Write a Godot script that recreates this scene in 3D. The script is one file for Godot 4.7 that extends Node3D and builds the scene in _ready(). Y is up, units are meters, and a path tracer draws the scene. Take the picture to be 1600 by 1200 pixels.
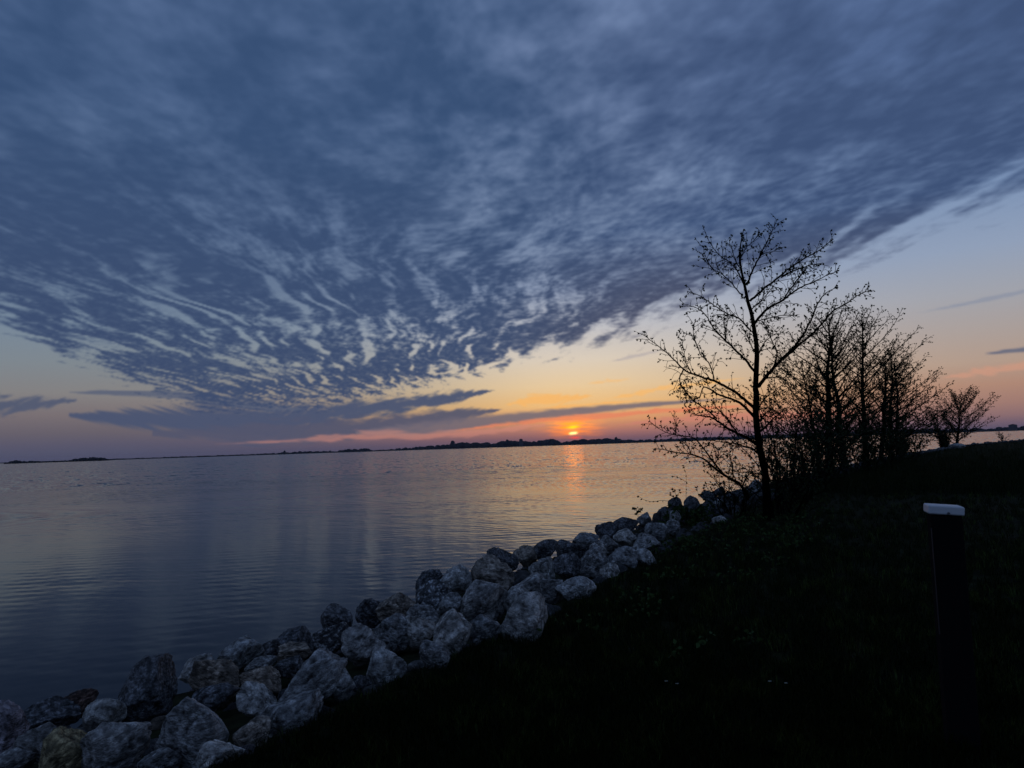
extends Node3D
# A lake shore at sunset: boulder riprap, alders, a bollard and a mackerel sky.

const SUN_AZ := 4.6      # degrees right of straight ahead (-Z)
const SUN_EL := 1.15
const WATER_Y := -0.62

func _ready() -> void:
	setup_camera()
	setup_sky()
	setup_sun()
	build_all()


func setup_camera() -> void:
	var cam := Camera3D.new()
	cam.name = "camera"
	cam.position = Vector3(0, 1.6, 0)
	cam.rotation = Vector3(deg_to_rad(4.8), 0, deg_to_rad(-1.86))
	cam.fov = rad_to_deg(2.0 * atan(600.0 / 1155.0))
	cam.near = 0.1
	cam.far = 12000.0
	add_child(cam)
	cam.current = true


func setup_sun() -> void:
	var sun := DirectionalLight3D.new()
	sun.name = "sun"
	var a := deg_to_rad(SUN_AZ)
	var e := deg_to_rad(SUN_EL)
	var towards := Vector3(sin(a) * cos(e), sin(e), -cos(a) * cos(e))
	add_child(sun)
	sun.look_at_from_position(towards * 50.0, Vector3.ZERO, Vector3.UP)
	sun.light_color = Color(1.0, 0.5, 0.22)
	sun.light_energy = 0.00022   # the disc is all but hidden behind a bank of cloud
	sun.light_angular_distance = 1.6
	sun.shadow_enabled = true


# ---------------------------------------------------------------- sky
var n_warp := FastNoiseLite.new()
var n_row := FastNoiseLite.new()
var n_cell := FastNoiseLite.new()
var n_fine := FastNoiseLite.new()
var n_big := FastNoiseLite.new()
var n_strat := FastNoiseLite.new()

func mk_noise(n: FastNoiseLite, sd: int, oct: int, gain := 0.5) -> void:
	n.seed = sd
	n.noise_type = FastNoiseLite.TYPE_SIMPLEX_SMOOTH
	n.frequency = 1.0
	n.fractal_type = FastNoiseLite.FRACTAL_FBM if oct > 1 else FastNoiseLite.FRACTAL_NONE
	n.fractal_octaves = oct
	n.fractal_gain = gain

const EL := [0.0, 0.5, 1.0, 1.8, 3.0, 4.5, 6.5, 9.0, 12.0, 16.0, 25.0, 40.0, 90.0]
const SKY_L := [[82, 81, 103], [83, 84, 106], [89, 87, 107], [102, 96, 107], [120, 111, 115], [131, 129, 130], [126, 135, 143], [119, 136, 154], [108, 127, 152], [96, 117, 150], [82, 105, 143], [92, 114, 154], [108, 128, 165]]
const SKY_S := [[108, 84, 100], [138, 97, 102], [176, 118, 106], [222, 154, 106], [240, 190, 125], [233, 202, 158], [220, 205, 186], [194, 193, 197], [158, 170, 193], [134, 151, 180], [113, 132, 168], [98, 120, 160], [108, 128, 165]]
const SKY_R := [[98, 86, 106], [116, 96, 110], [140, 110, 112], [158, 122, 114], [172, 134, 118], [176, 152, 138], [168, 156, 152], [159, 161, 170], [144, 159, 184], [124, 147, 182], [88, 112, 156], [94, 116, 156], [108, 128, 165]]
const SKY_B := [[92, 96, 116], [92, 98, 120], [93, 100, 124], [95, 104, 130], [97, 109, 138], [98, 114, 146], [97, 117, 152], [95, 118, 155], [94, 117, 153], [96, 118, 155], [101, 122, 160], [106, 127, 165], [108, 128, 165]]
# lower edge of the cloud sheet: azimuth, elevation
const EDGE := [[-180, 9], [-110, 12], [-70, 13], [-50, 11], [-35, 8.9], [-30.6, 7.0], [-26.4, 5.0], [-22.2, 3.3], [-14.6, 3.5], [-7.9, 4.8], [-2.5, 6.0], [1.6, 7.3], [8, 8.0], [13, 9.9], [19.6, 11.4], [26.2, 12.8], [31.4, 14.2], [36, 15.6], [50, 17.5], [75, 19], [110, 14], [180, 9]]
# thin bands of low cloud: [colour, opacity, raggedness, points of azimuth, elevation, half thickness]
const BANDS := [
	[[74, 84, 112], 0.95, 0.5, [[-31, 3.0, 0.1], [-28, 2.75, 0.5], [-23, 2.5, 1.1], [-18, 2.35, 1.35], [-14.6, 2.85, 0.8], [-8, 3.5, 0.55], [-4, 4.0, 0.4], [-1.3, 4.35, 0.02]]],
	[[84, 86, 108], 0.92, 0.4, [[-26, 1.7, 0.2], [-18, 1.5, 0.8], [-13, 1.7, 0.75], [-8, 2.1, 0.62], [-4, 2.55, 0.5], [-0.8, 2.85, 0.02]]],
	[[112, 104, 116], 0.85, 0.25, [[-12, 1.4, 0.1], [-8, 1.5, 0.55], [-4, 1.85, 0.5], [0, 2.15, 0.42], [4, 2.45, 0.36], [8, 2.7, 0.26], [11, 2.85, 0.2], [14, 2.95, 0.1], [18, 3.0, 0.02]]],
	[[80, 88, 112], 0.9, 0.7, [[-48, 3.4, 0.6], [-40, 3.5, 0.6], [-35, 3.55, 0.6], [-33, 3.75, 0.42], [-30.6, 4.0, 0.08]]],
	[[88, 96, 118], 0.85, 0.6, [[-31, 4.55, 0.05], [-28, 4.5, 0.2], [-25, 4.35, 0.22], [-22.5, 4.1, 0.3], [-19, 3.6, 0.4], [-16, 3.2, 0.1]]],
	[[94, 100, 122], 0.85, 0.3, [[32.6, 5.0, 0.02], [34, 5.05, 0.16], [38, 5.1, 0.22], [44, 5.2, 0.05]]],
	[[168, 160, 165], 0.5, 0.3, [[7.5, 6.2, 0.02], [9, 6.45, 0.14], [11, 6.8, 0.1], [12, 6.95, 0.01]]],
	[[126, 140, 166], 0.5, 0.3, [[20, 10.4, 0.02], [24, 11.0, 0.16], [29, 11.8, 0.1], [31, 12.2, 0.02]]],
	[[128, 138, 160], 0.5, 0.3, [[29, 8.1, 0.02], [33, 8.5, 0.16], [39, 9.2, 0.1]]],
	[[250, 184, 104], 0.8, 0.7, [[-0.6, 3.2, 0.02], [1.2, 3.45, 0.35], [3.4, 3.5, 0.4], [5.5, 3.6, 0.12], [6.4, 3.7, 0.01]]],
	[[250, 186, 108], 0.7, 0.7, [[7, 3.35, 0.02], [9.5, 3.65, 0.16], [12, 4.1, 0.2], [15.5, 4.3, 0.12], [18, 4.5, 0.01]]],
	[[247, 190, 122], 0.6, 0.7, [[5.5, 4.55, 0.02], [7.4, 4.75, 0.14], [9.4, 4.85, 0.02]]],
	[[250, 180, 100], 0.7, 0.7, [[1.5, 2.75, 0.02], [3.5, 2.9, 0.1], [6, 3.0, 0.1], [10, 3.15, 0.05], [12, 3.25, 0.01]]],
	[[208, 152, 128], 0.7, 0.7, [[30, 3.6, 0.03], [33, 3.9, 0.3], [38, 4.1, 0.3], [44, 4.2, 0.1]]],
	[[214, 140, 122], 0.55, 0.7, [[-22, 0.85, 0.02], [-16, 0.95, 0.14], [-11.5, 1.15, 0.3], [-8, 1.1, 0.3], [-4, 1.05, 0.26], [0, 1.3, 0.22], [2.5, 1.6, 0.15]]],
	[[232, 134, 98], 0.85, 0.6, [[-4.5, 1.35, 0.03], [-1, 1.65, 0.14], [2, 1.9, 0.2], [5, 2.0, 0.22], [8, 2.1, 0.2], [11, 2.3, 0.16], [15, 2.4, 0.12], [19, 2.4, 0.02]]],
	[[206, 130, 112], 0.7, 0.6, [[8, 1.35, 0.05], [11, 1.5, 0.2], [15, 1.75, 0.3], [20, 1.6, 0.3], [25, 1.5, 0.1]]],
]

func lin8(c: Array) -> Color:
	return Color(c[0] / 255.0, c[1] / 255.0, c[2] / 255.0)

func table(t: Array, el: float) -> Color:
	var k := 0
	while k < EL.size() - 2 and el > EL[k + 1]:
		k += 1
	var f := clampf((el - EL[k]) / (EL[k + 1] - EL[k]), 0.0, 1.0)
	return lin8(t[k]).lerp(lin8(t[k + 1]), f)

func edge_at(az: float) -> float:
	var k := 0
	while k < EDGE.size() - 2 and az > EDGE[k + 1][0]:
		k += 1
	var f: float = clampf((az - EDGE[k][0]) / float(EDGE[k + 1][0] - EDGE[k][0]), 0.0, 1.0)
	return lerpf(EDGE[k][1], EDGE[k + 1][1], f * f * (3.0 - 2.0 * f) * 0.5 + f * 0.5)

# rows of the sky between two azimuths, as linear RGB floats
func sky_row(el: float, az0: float, step: float, count: int) -> PackedFloat32Array:
	var outp := PackedFloat32Array()
	outp.resize(count * 3)
	var cl := table(SKY_L, el)
	var cs := table(SKY_S, el)
	var cr := table(SKY_R, el)
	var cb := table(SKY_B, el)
	var se := sin(deg_to_rad(maxf(el, 1.6)))
	var rad := cos(deg_to_rad(el)) / (se + 0.012)
	# colour of the cloud itself by elevation
	var k_el := clampf((el - 3.0) / 20.0, 0.0, 1.0)
	var dark_l := Color8(59, 73, 105).lerp(Color8(55, 79, 116), k_el)
	var dark_r := Color8(88, 85, 100).lerp(Color8(64, 84, 121), clampf((el - 7.0) / 9.0, 0.0, 1.0))
	for i in count:
		var az := az0 + step * i
		var ar := deg_to_rad(az)
		# clear sky
		var ds := (az - SUN_AZ) / 17.0
		var ws := exp(-ds * ds)
		var c := (cl if az < SUN_AZ else cr)
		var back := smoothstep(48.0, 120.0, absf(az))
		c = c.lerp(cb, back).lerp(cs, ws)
		if el < 9.0:
			for b in BANDS:
				var pts: Array = b[3]
				if az <= pts[0][0] or az >= pts[-1][0]:
					continue
				var k := 0
				while az > pts[k + 1][0]:
					k += 1
				var f: float = (az - pts[k][0]) / float(pts[k + 1][0] - pts[k][0])
				var mid := lerpf(pts[k][1], pts[k + 1][1], f)
				var ht := lerpf(pts[k][2], pts[k + 1][2], f)
				if absf(el - mid) > ht * 2.2 + 0.3:
					continue
				var rg: float = b[2]
				var nn := n_strat.get_noise_2d(az * 0.22 + mid * 3.0, el * 2.1 - az * 0.05 + ht * 7.0)
				var dd: float = absf(el - mid) / maxf(ht, 0.02) - nn * rg * 1.6
				c = c.lerp(lin8(b[0]), b[1] * (1.0 - smoothstep(0.45, 1.35, dd)) * smoothstep(0.0, 0.1, ht))
		# main sheet of altocumulus
		if el > 2.0:
			var px := sin(ar) * rad
			var pz := cos(ar) * rad
			var e_at := edge_at(az)
			var rb := -0.06
			var al := pz * cos(rb) + px * sin(rb)
			var ac := px * cos(rb) - pz * sin(rb)
			var wx := n_warp.get_noise_2d(px * 0.30, pz * 0.13)
			var wy := n_warp.get_noise_2d(px * 0.9 + 40.0, pz * 0.5)
			var wz := n_warp.get_noise_2d(px * 2.2 + 90.0, pz * 0.8)
			var ab := ac + wx * 0.2 + wy * 0.09 + wz * 0.045
			var up := smoothstep(13.0, 25.0, el)
			var env := n_big.get_noise_2d(px * 0.5 + 31.0, pz * 0.3)
			var kink := n_warp.get_noise_2d(ab * 1.3 + 60.0, al * 0.55)
			var gap_row := pow(0.5 + 0.5 * sin(TAU * ab / 0.185 + kink * 4.2), 2.2)
			var row := lerpf(n_row.get_noise_2d(ab * 4.3, al * 0.75), n_row.get_noise_2d(ac * 3.6 + 17.0, al * 2.0), up)
			var cell := lerpf(n_cell.get_noise_2d(ab * 5.0 + 9.0, al * 0.95 + wy * 0.5), n_cell.get_noise_2d(ac * 4.0 + 29.0, al * 2.6), up)
			var smooth_w := maxf(up, 0.8 * smoothstep(-2.0, 12.0, az))
			var fine := lerpf(n_fine.get_noise_2d(ab * 12.0, al * 3.0), n_fine.get_noise_2d(ac * 9.0 + 13.0, al * 6.0), smooth_w)
			var hair := n_fine.get_noise_2d(ab * 14.0 + al * 3.0 + 70.0, al * 10.0)
			var bead := smoothstep(-0.3, 0.3, n_cell.get_noise_2d(ab * 3.0 + 5.0, al * 0.62 + 40.0) + 0.12 * hair)
			var big := n_big.get_noise_2d(ac * 0.7 + 3.0, al * 0.45)
			var blob := n_cell.get_noise_2d(ac * 2.1 + 50.0, al * 1.7 + 20.0)
			var rag := cell * 0.9 + fine * 0.5 + row * 0.5
			var soft := smoothstep(-4.0, 14.0, az)
			var cov := smoothstep(-0.35 - 0.5 * soft, 0.75 + 1.5 * soft, el - e_at + rag * (1.0 + 0.025 * el + 0.7 * soft))
			if cov > 0.0:
				var near_edge := exp(-maxf(el - e_at, 0.0) / (2.2 + 3.5 * soft))
				# ripples stand out low on the left, the upper sheet and the right-hand edge are smooth
				var rip := exp(-pow((el - 8.5) / 7.5, 2.0)) * (1.0 - 0.72 * soft) + 0.2
				var low := (1.0 - up) * (1.0 - 0.8 * soft)
				var zone := low * smoothstep(-32.0, -21.0, az) * (1.0 - smoothstep(-6.0, 5.0, az)) * clampf(0.8 + 1.4 * env, 0.0, 1.0) * (1.0 - smoothstep(10.5, 16.0, el))
				var pat := (row * lerpf(0.7, 0.25, up) + cell * lerpf(1.05, 0.5, up)) * (1.0 - 0.55 * soft) * (1.0 - 0.85 * zone) + fine * lerpf(0.42, 0.3, up) + hair * lerpf(0.36, 0.16, up) + big * 0.75 + blob * lerpf(0.45, 1.15, up)
				pat += zone * (0.4 - 2.1 * gap_row * bead)
				var thick := 0.22 + 0.26 * near_edge * soft + 0.12 * near_edge - 0.3 * up - 0.5 * exp(-pow((az - 1.0) / 13.0, 2.0) - pow((el - 19.0) / 4.5, 2.0)) - 0.25 * exp(-pow((az + 14.0) / 9.0, 2.0) - pow((el - 16.0) / 4.0, 2.0))
				var d := smoothstep(-1.55, 0.75, pat * (0.7 + 0.95 * rip) + thick)
				d = clampf(d + (fine * 0.22 + hair * 0.16) * (1.0 - 0.5 * up), 0.0, 1.05)
				var opac := lerpf(0.93, 1.0, soft)
				var dark := dark_l.lerp(dark_r, soft)
				var gap := c.lerp(dark, 0.04 + 0.26 * smoothstep(8.0, 14.0, el) - 0.3 * up)
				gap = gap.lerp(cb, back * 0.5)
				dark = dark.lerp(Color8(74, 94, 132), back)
				c = c.lerp(gap.lerp(dark, d), cov * opac)
		var l := c.srgb_to_linear()
		# the sun behind the bank: a hot patch cut by bars of cloud
		if el < 6.0 and absf(az - SUN_AZ) < 9.0:
			var dx := az - SUN_AZ
			var bar := n_strat.get_noise_2d(az * 0.35 + 11.0, el * 5.0)
			var g1 := exp(-pow(dx / 1.7, 2.0) - pow((el - 1.2) / 0.6, 2.0)) * clampf(0.7 + 1.3 * bar, 0.1, 1.5)
			l.r += 1.05 * g1
			l.g += 0.17 * g1
			l.b = maxf(l.b - 0.12 * g1, 0.01)
			var y1 := exp(-pow(dx / 0.40, 2.0) - pow((el - 1.30 - 0.10 * dx) / 0.13, 2.0))
			var y2 := exp(-pow(dx / 0.30, 4.0) - pow((el - 0.84 - 0.08 * dx) / 0.07, 2.0))
			var y3 := exp(-pow((dx - 0.12) / 0.36, 2.0) - pow((el - 0.5) / 0.07, 2.0))
			var y4 := exp(-pow(dx / 0.9, 2.0) - pow((el - 1.6) / 0.22, 2.0))
			l.r += y1 * 1.3 + y2 * 2.6 + y3 * 0.75 + y4 * 0.35
			l.g += y1 * 0.52 + y2 * 1.7 - y3 * 0.07 + y4 * 0.10
			l.b += -y1 * 0.06 + y2 * 0.6 - y3 * 0.06 - y4 * 0.05
			l.g = maxf(l.g, 0.01)
			l.b = maxf(l.b, 0.008)
		outp[i * 3] = l.r
		outp[i * 3 + 1] = l.g
		outp[i * 3 + 2] = l.b
	return outp

var rows_done: Array = []

func sky_part(w: int, h: int, az0: float, az1: float, el_top: float, el_bottom: float) -> Image:
	rows_done = []
	rows_done.resize(h)
	var work := func(k: int) -> void:
		var el := lerpf(el_top, el_bottom, (k + 0.5) / h)
		var st := (az1 - az0) / w
		rows_done[k] = sky_row(el, az0 + st * 0.5, st, w)
	var id := WorkerThreadPool.add_group_task(work, h)
	WorkerThreadPool.wait_for_group_task_completion(id)
	var all := PackedByteArray()
	for r in rows_done:
		all.append_array(r.to_byte_array())
	rows_done = []
	return Image.create_from_data(w, h, false, Image.FORMAT_RGBF, all)

func setup_sky() -> void:
	mk_noise(n_warp, 11, 2)
	mk_noise(n_row, 23, 2, 0.4)
	mk_noise(n_cell, 37, 4, 0.5)
	mk_noise(n_fine, 41, 3)
	mk_noise(n_big, 53, 3)
	mk_noise(n_strat, 67, 3)
	var W := 4096
	var H := 2048
	var pano := Image.create_empty(W, H, false, Image.FORMAT_RGBF)
	pano.fill(Color(0.06, 0.07, 0.1))
	var low := sky_part(1024, 256, -180.0, 180.0, 90.0, 0.0)
	low.resize(W, H / 2, Image.INTERPOLATE_BILINEAR)
	pano.blit_rect(low, Rect2i(0, 0, W, H / 2), Vector2i.ZERO)
	var c0 := int(W * (180.0 - 50.0) / 360.0)
	var c1 := W - c0
	var r0 := int(H * (90.0 - 40.0) / 180.0)
	var fine := sky_part(c1 - c0, H / 2 - r0, c0 * 360.0 / W - 180.0, c1 * 360.0 / W - 180.0, 90.0 - r0 * 180.0 / H, 0.0)
	pano.blit_rect(fine, Rect2i(0, 0, c1 - c0, H / 2 - r0), Vector2i(c0, r0))
	# a panorama starts straight ahead (-Z) at its left edge, so its halves change places
	var turned := Image.create_empty(W, H, false, Image.FORMAT_RGBF)
	turned.blit_rect(pano, Rect2i(W / 2, 0, W / 2, H), Vector2i.ZERO)
	turned.blit_rect(pano, Rect2i(0, 0, W / 2, H), Vector2i(W / 2, 0))
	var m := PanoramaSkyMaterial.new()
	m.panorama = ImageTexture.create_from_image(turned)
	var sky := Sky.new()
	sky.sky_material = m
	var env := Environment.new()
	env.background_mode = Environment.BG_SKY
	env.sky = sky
	env.tonemap_mode = Environment.TONE_MAPPER_LINEAR
	env.tonemap_exposure = 1.0
	env.fog_enabled = true          # thin evening haze over the lake
	env.fog_light_color = Color(0.78, 0.78, 0.86)
	env.fog_density = 0.00006
	env.sdfgi_enabled = true
	env.ssao_enabled = true
	env.ssil_enabled = true
	var we := WorldEnvironment.new()
	we.name = "world_environment"
	we.environment = env
	add_child(we)


const ROCKS := [
	[Vector3(-3.309, -0.128, -4.882), Vector3(0.137, 0.213, 0.167), 34.1, 0, 6, "big rounded mauve grey boulder cut by the left frame edge"],
	[Vector3(-3.433, -0.238, -5.542), Vector3(0.199, 0.114, 0.164), 31.8, 5, 3, "flat dark stone behind the mauve boulder at far left"],
	[Vector3(-3.337, -0.228, -5.711), Vector3(0.161, 0.096, 0.134), 30.3, 18, 4, "rust red wedge of stone at the waterline, far left"],
	[Vector3(-2.861, -0.141, -5.222), Vector3(0.134, 0.126, 0.131), 28.7, 22, 1, "small pale tilted stone between the rust red wedge and the big pyramid boulder"],
	[Vector3(-2.826, -0.098, -4.581), Vector3(0.196, 0.140, 0.173), 31.7, -20, 0, "slate grey slab leaning over the ochre stone in the bottom left corner"],
	[Vector3(-2.572, -0.049, -4.287), Vector3(0.160, 0.155, 0.157), 31.0, 35, 5, "ochre yellow streaked stone in the bottom left corner"],
	[Vector3(-2.314, -0.019, -4.325), Vector3(0.208, 0.177, 0.195), 28.1, 12, 0, "large blue grey boulder with a straight top edge next to the ochre stone"],
	[Vector3(-2.754, -0.103, -5.597), Vector3(0.236, 0.230, 0.256), 26.2, 28, 3, "big dark pyramid shaped boulder at the waterline, lower left"],
	[Vector3(-2.773, -0.203, -6.488), Vector3(0.153, 0.115, 0.137), 23.1, 20, 1, "pale cracked stone right of the dark pyramid boulder"],
	[Vector3(-2.317, -0.093, -5.703), Vector3(0.187, 0.170, 0.180), 22.1, -25, 2, "brownish stone with pale spots below the pale cracked stone"],
	[Vector3(-2.420, -0.148, -6.556), Vector3(0.206, 0.172, 0.211), 20.3, 32, 0, "long grey slab sloping down to the water at lower left"],
	[Vector3(-1.858, 0.048, -4.291), Vector3(0.194, 0.223, 0.205), 23.4, 0, 0, "very large domed grey boulder, lower left"],
	[Vector3(-2.144, -0.091, -5.346), Vector3(0.163, 0.100, 0.137), 21.9, 14, 3, "flat dark stone lying behind the large domed boulder"],
	[Vector3(-1.618, 0.027, -4.035), Vector3(0.144, 0.101, 0.126), 21.9, 16, 1, "light topped low stone in front of the large domed boulder"],
	[Vector3(-2.244, -0.171, -6.828), Vector3(0.102, 0.109, 0.104), 18.2, 0, 3, "small dark stone at the upper end of the long grey slab"],
	[Vector3(-2.097, -0.158, -7.094), Vector3(0.184, 0.146, 0.185), 16.5, -15, 3, "dark ridged stone at the waterline above the flat buff slab"],
	[Vector3(-1.951, -0.135, -6.541), Vector3(0.149, 0.098, 0.128), 16.6, 0, 2, "low brownish stone below the dark ridged waterline stone"],
	[Vector3(-2.129, -0.138, -6.222), Vector3(0.132, 0.087, 0.113), 18.9, 6, 0, "low grey stone behind the flat buff slab"],
	[Vector3(-1.865, -0.101, -6.079), Vector3(0.124, 0.097, 0.112), 17.1, -10, 3, "dark stone between the flat buff slab and the waterline stones"],
	[Vector3(-1.983, -0.101, -5.779), Vector3(0.167, 0.092, 0.136), 18.9, -12, 2, "flat buff coloured slab with a level top"],
	[Vector3(-1.768, -0.023, -5.042), Vector3(0.110, 0.132, 0.119), 19.3, 30, 1, "mottled pale stone below the flat buff slab"],
	[Vector3(-1.447, 0.017, -5.265), Vector3(0.276, 0.182, 0.237), 15.4, 30, 0, "largest boulder, a long grey oval that slopes up to the right"],
	[Vector3(-1.257, 0.019, -5.227), Vector3(0.098, 0.137, 0.113), 13.5, 30, 0, "upright grey stone at the right end of the long oval boulder"],
	[Vector3(-1.373, 0.030, -4.570), Vector3(0.199, 0.106, 0.161), 16.7, 22, 0, "long low stone at the grass edge below the upright grey stone"],
	[Vector3(-1.535, 0.011, -4.354), Vector3(0.112, 0.081, 0.099), 19.4, 15, 2, "brownish low stone right of the very large domed boulder"],
	[Vector3(-1.109, -0.001, -5.273), Vector3(0.070, 0.059, 0.065), 11.9, 0, 3, "small dark stone in the grass left of the squarish white topped stone"],
	[Vector3(-1.965, -0.024, -4.140), Vector3(0.112, 0.069, 0.094), 25.4, 0, 0, "low dark stone between the two biggest boulders at the bottom edge"],
	[Vector3(-2.967, -0.131, -4.451), Vector3(0.155, 0.082, 0.125), 33.7, 10, 0, "low blue grey stone in the bottom left picture corner"],
	[Vector3(-0.975, 0.041, -5.484), Vector3(0.150, 0.154, 0.151), 10.1, 6, 1, "squarish stone with a white flat top at the grass edge"],
	[Vector3(-1.726, -0.115, -6.928), Vector3(0.201, 0.143, 0.177), 14.0, 20, 7, "stone with one bright white face beside the long oval boulder"],
	[Vector3(-1.958, -0.179, -8.092), Vector3(0.166, 0.175, 0.186), 13.6, 25, 3, "dark rough peaked stone standing in the water left of centre"],
	[Vector3(-1.332, -0.027, -6.387), Vector3(0.156, 0.192, 0.170), 11.8, 35, 0, "mottled grey boulder left of the angular two faced boulder"],
	[Vector3(-1.127, -0.029, -6.718), Vector3(0.169, 0.183, 0.174), 9.5, -25, 0, "angular grey boulder with two flat faces and a ridge"],
	[Vector3(-0.935, -0.023, -6.769), Vector3(0.149, 0.159, 0.153), 7.9, -38, 1, "white topped stone leaning against the angular two faced boulder"],
	[Vector3(-1.346, -0.132, -8.216), Vector3(0.220, 0.186, 0.205), 9.3, -10, 2, "brownish flat topped boulder near the waterline"],
	[Vector3(-1.661, -0.179, -8.398), Vector3(0.165, 0.166, 0.165), 11.2, 15, 3, "black stone at the waterline left of the brownish flat topped boulder"],
	[Vector3(-0.965, -0.100, -8.564), Vector3(0.257, 0.210, 0.237), 6.4, 22, 7, "dark boulder with white splashes, near the waterline in mid bank"],
	[Vector3(-1.152, -0.138, -9.824), Vector3(0.202, 0.185, 0.214), 6.7, 15, 3, "dark sloping stone at the waterline behind the white splashed boulder"],
	[Vector3(-0.820, -0.126, -9.759), Vector3(0.224, 0.239, 0.229), 4.8, -10, 1, "pale streaked boulder at the waterline left of the brown boulder"],
	[Vector3(-0.963, -0.064, -7.397), Vector3(0.181, 0.160, 0.172), 7.4, -10, 0, "rounded blue grey stone above the tall oval slab"],
	[Vector3(-0.575, 0.070, -6.089), Vector3(0.139, 0.206, 0.165), 5.4, -35, 1, "tall oval slab leaning left over a smooth egg shaped stone"],
	[Vector3(-0.634, 0.065, -5.624), Vector3(0.106, 0.142, 0.120), 6.4, 25, 0, "smooth egg shaped stone on the grass edge below the tall oval slab"],
	[Vector3(-0.721, -0.074, -7.936), Vector3(0.156, 0.142, 0.150), 5.2, 22, 0, "small grey stone left of the large fissured boulder"],
	[Vector3(-0.351, 0.022, -7.677), Vector3(0.266, 0.253, 0.260), 2.6, 25, 0, "large fissured grey boulder in the middle of the bank"],
	[Vector3(-0.302, 0.058, -6.331), Vector3(0.159, 0.154, 0.157), 2.7, 10, 0, "grey mottled stone touching the left side of the biggest pale boulder"],
	[Vector3(0.033, 0.118, -6.396), Vector3(0.232, 0.240, 0.234), -0.3, 18, 1, "biggest pale boulder, pitted, on the grass edge in mid picture"],
	[Vector3(-0.342, -0.079, -9.917), Vector3(0.298, 0.253, 0.279), 2.0, -8, 2, "rusty brown boulder with a pale top near the waterline"],
	[Vector3(-0.239, -0.176, -11.737), Vector3(0.270, 0.189, 0.236), 1.2, -12, 3, "dark flat stone at the waterline behind the rusty brown boulder"],
	[Vector3(0.091, -0.002, -8.452), Vector3(0.220, 0.175, 0.201), -0.6, 0, 0, "flat topped blue grey boulder left of the long white boulder"],
	[Vector3(-0.026, 0.008, -7.741), Vector3(0.153, 0.153, 0.152), 0.2, 22, 1, "light wedge of stone behind the biggest pale boulder"],
	[Vector3(0.601, 0.057, -7.993), Vector3(0.221, 0.151, 0.192), -4.3, -4, 1, "long white boulder lying alone on the grass edge"],
	[Vector3(0.357, 0.020, -8.163), Vector3(0.129, 0.138, 0.132), -2.5, 0, 0, "small grey stone touching the left end of the long white boulder"],
	[Vector3(1.123, 0.038, -9.203), Vector3(0.124, 0.113, 0.119), -7.0, -20, 1, "small whitish stone on the grass at the foot of the riprap"],
	[Vector3(0.344, -0.026, -9.742), Vector3(0.208, 0.202, 0.205), -2.0, -30, 1, "pale freckled boulder sloping right, in mid bank"],
	[Vector3(0.126, -0.165, -11.993), Vector3(0.181, 0.182, 0.180), -0.6, 15, 2, "buff stone at the waterline left of a dark capped stone"],
	[Vector3(0.462, -0.175, -12.731), Vector3(0.252, 0.169, 0.218), -2.1, 18, 3, "dark capped stone at the waterline in mid picture"],
	[Vector3(0.646, -0.009, -9.892), Vector3(0.204, 0.187, 0.196), -3.7, -10, 3, "dark rounded stone right of the pale freckled boulder"],
	[Vector3(0.826, -0.074, -11.613), Vector3(0.267, 0.187, 0.234), -4.1, -10, 3, "dark brown block near the waterline above the dark rounded stone"],
	[Vector3(0.991, 0.034, -9.952), Vector3(0.229, 0.216, 0.223), -5.7, 12, 0, "blue mottled boulder behind the small whitish stone"],
	[Vector3(1.371, 0.070, -9.810), Vector3(0.210, 0.195, 0.203), -8.0, -5, 0, "rounded boulder with white flecks right of the small whitish stone"],
	[Vector3(1.679, 0.068, -9.905), Vector3(0.141, 0.140, 0.140), -9.6, 4, 1, "squarish pale stone at the edge of the weeds"],
	[Vector3(1.928, 0.047, -11.315), Vector3(0.233, 0.182, 0.212), -9.7, 14, 0, "pyramid topped grey stone above the squarish pale stone"],
	[Vector3(1.831, -0.032, -12.687), Vector3(0.201, 0.180, 0.192), -8.2, 8, 1, "light domed stone below two dark waterline blocks"],
	[Vector3(1.164, -0.096, -12.758), Vector3(0.253, 0.193, 0.228), -5.2, 8, 0, "rough grey stone at the waterline below the dark square block"],
	[Vector3(1.764, -0.130, -14.595), Vector3(0.243, 0.194, 0.223), -6.9, 10, 3, "dark square block on the waterline, right of centre"],
	[Vector3(2.249, -0.131, -15.504), Vector3(0.283, 0.191, 0.245), -8.3, 12, 3, "dark long block on the waterline under the leafy sprig"],
	[Vector3(2.869, -0.141, -16.769), Vector3(0.173, 0.175, 0.174), -9.7, 0, 0, "small grey stone on the waterline right of the leafy sprig"],
	[Vector3(1.439, -0.044, -12.066), Vector3(0.191, 0.171, 0.183), -6.8, 5, 0, "grey stone wedged below the dark square waterline block"],
	[Vector3(1.226, -0.043, -11.460), Vector3(0.136, 0.152, 0.142), -6.1, 0, 1, "light rounded stone above the blue mottled boulder"],
	[Vector3(3.472, -0.125, -17.620), Vector3(0.210, 0.184, 0.199), -11.1, 12, 3, "dark stone on the crest below the trailing stem"],
	[Vector3(4.263, -0.135, -20.009), Vector3(0.191, 0.247, 0.213), -12.0, 10, 3, "dark peaked stone on the crest with a bushy sprig on top"],
	[Vector3(3.371, -0.045, -15.885), Vector3(0.126, 0.181, 0.148), -12.0, 0, 1, "light upright stone in the shade of the ivy clump"],
	[Vector3(2.863, 0.003, -13.756), Vector3(0.142, 0.157, 0.148), -11.8, 0, 0, "white flecked stone left of the ivy clump"],
	[Vector3(2.481, -0.007, -13.420), Vector3(0.203, 0.178, 0.192), -10.5, -8, 0, "grey cracked stone overgrown with weeds"],
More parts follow.
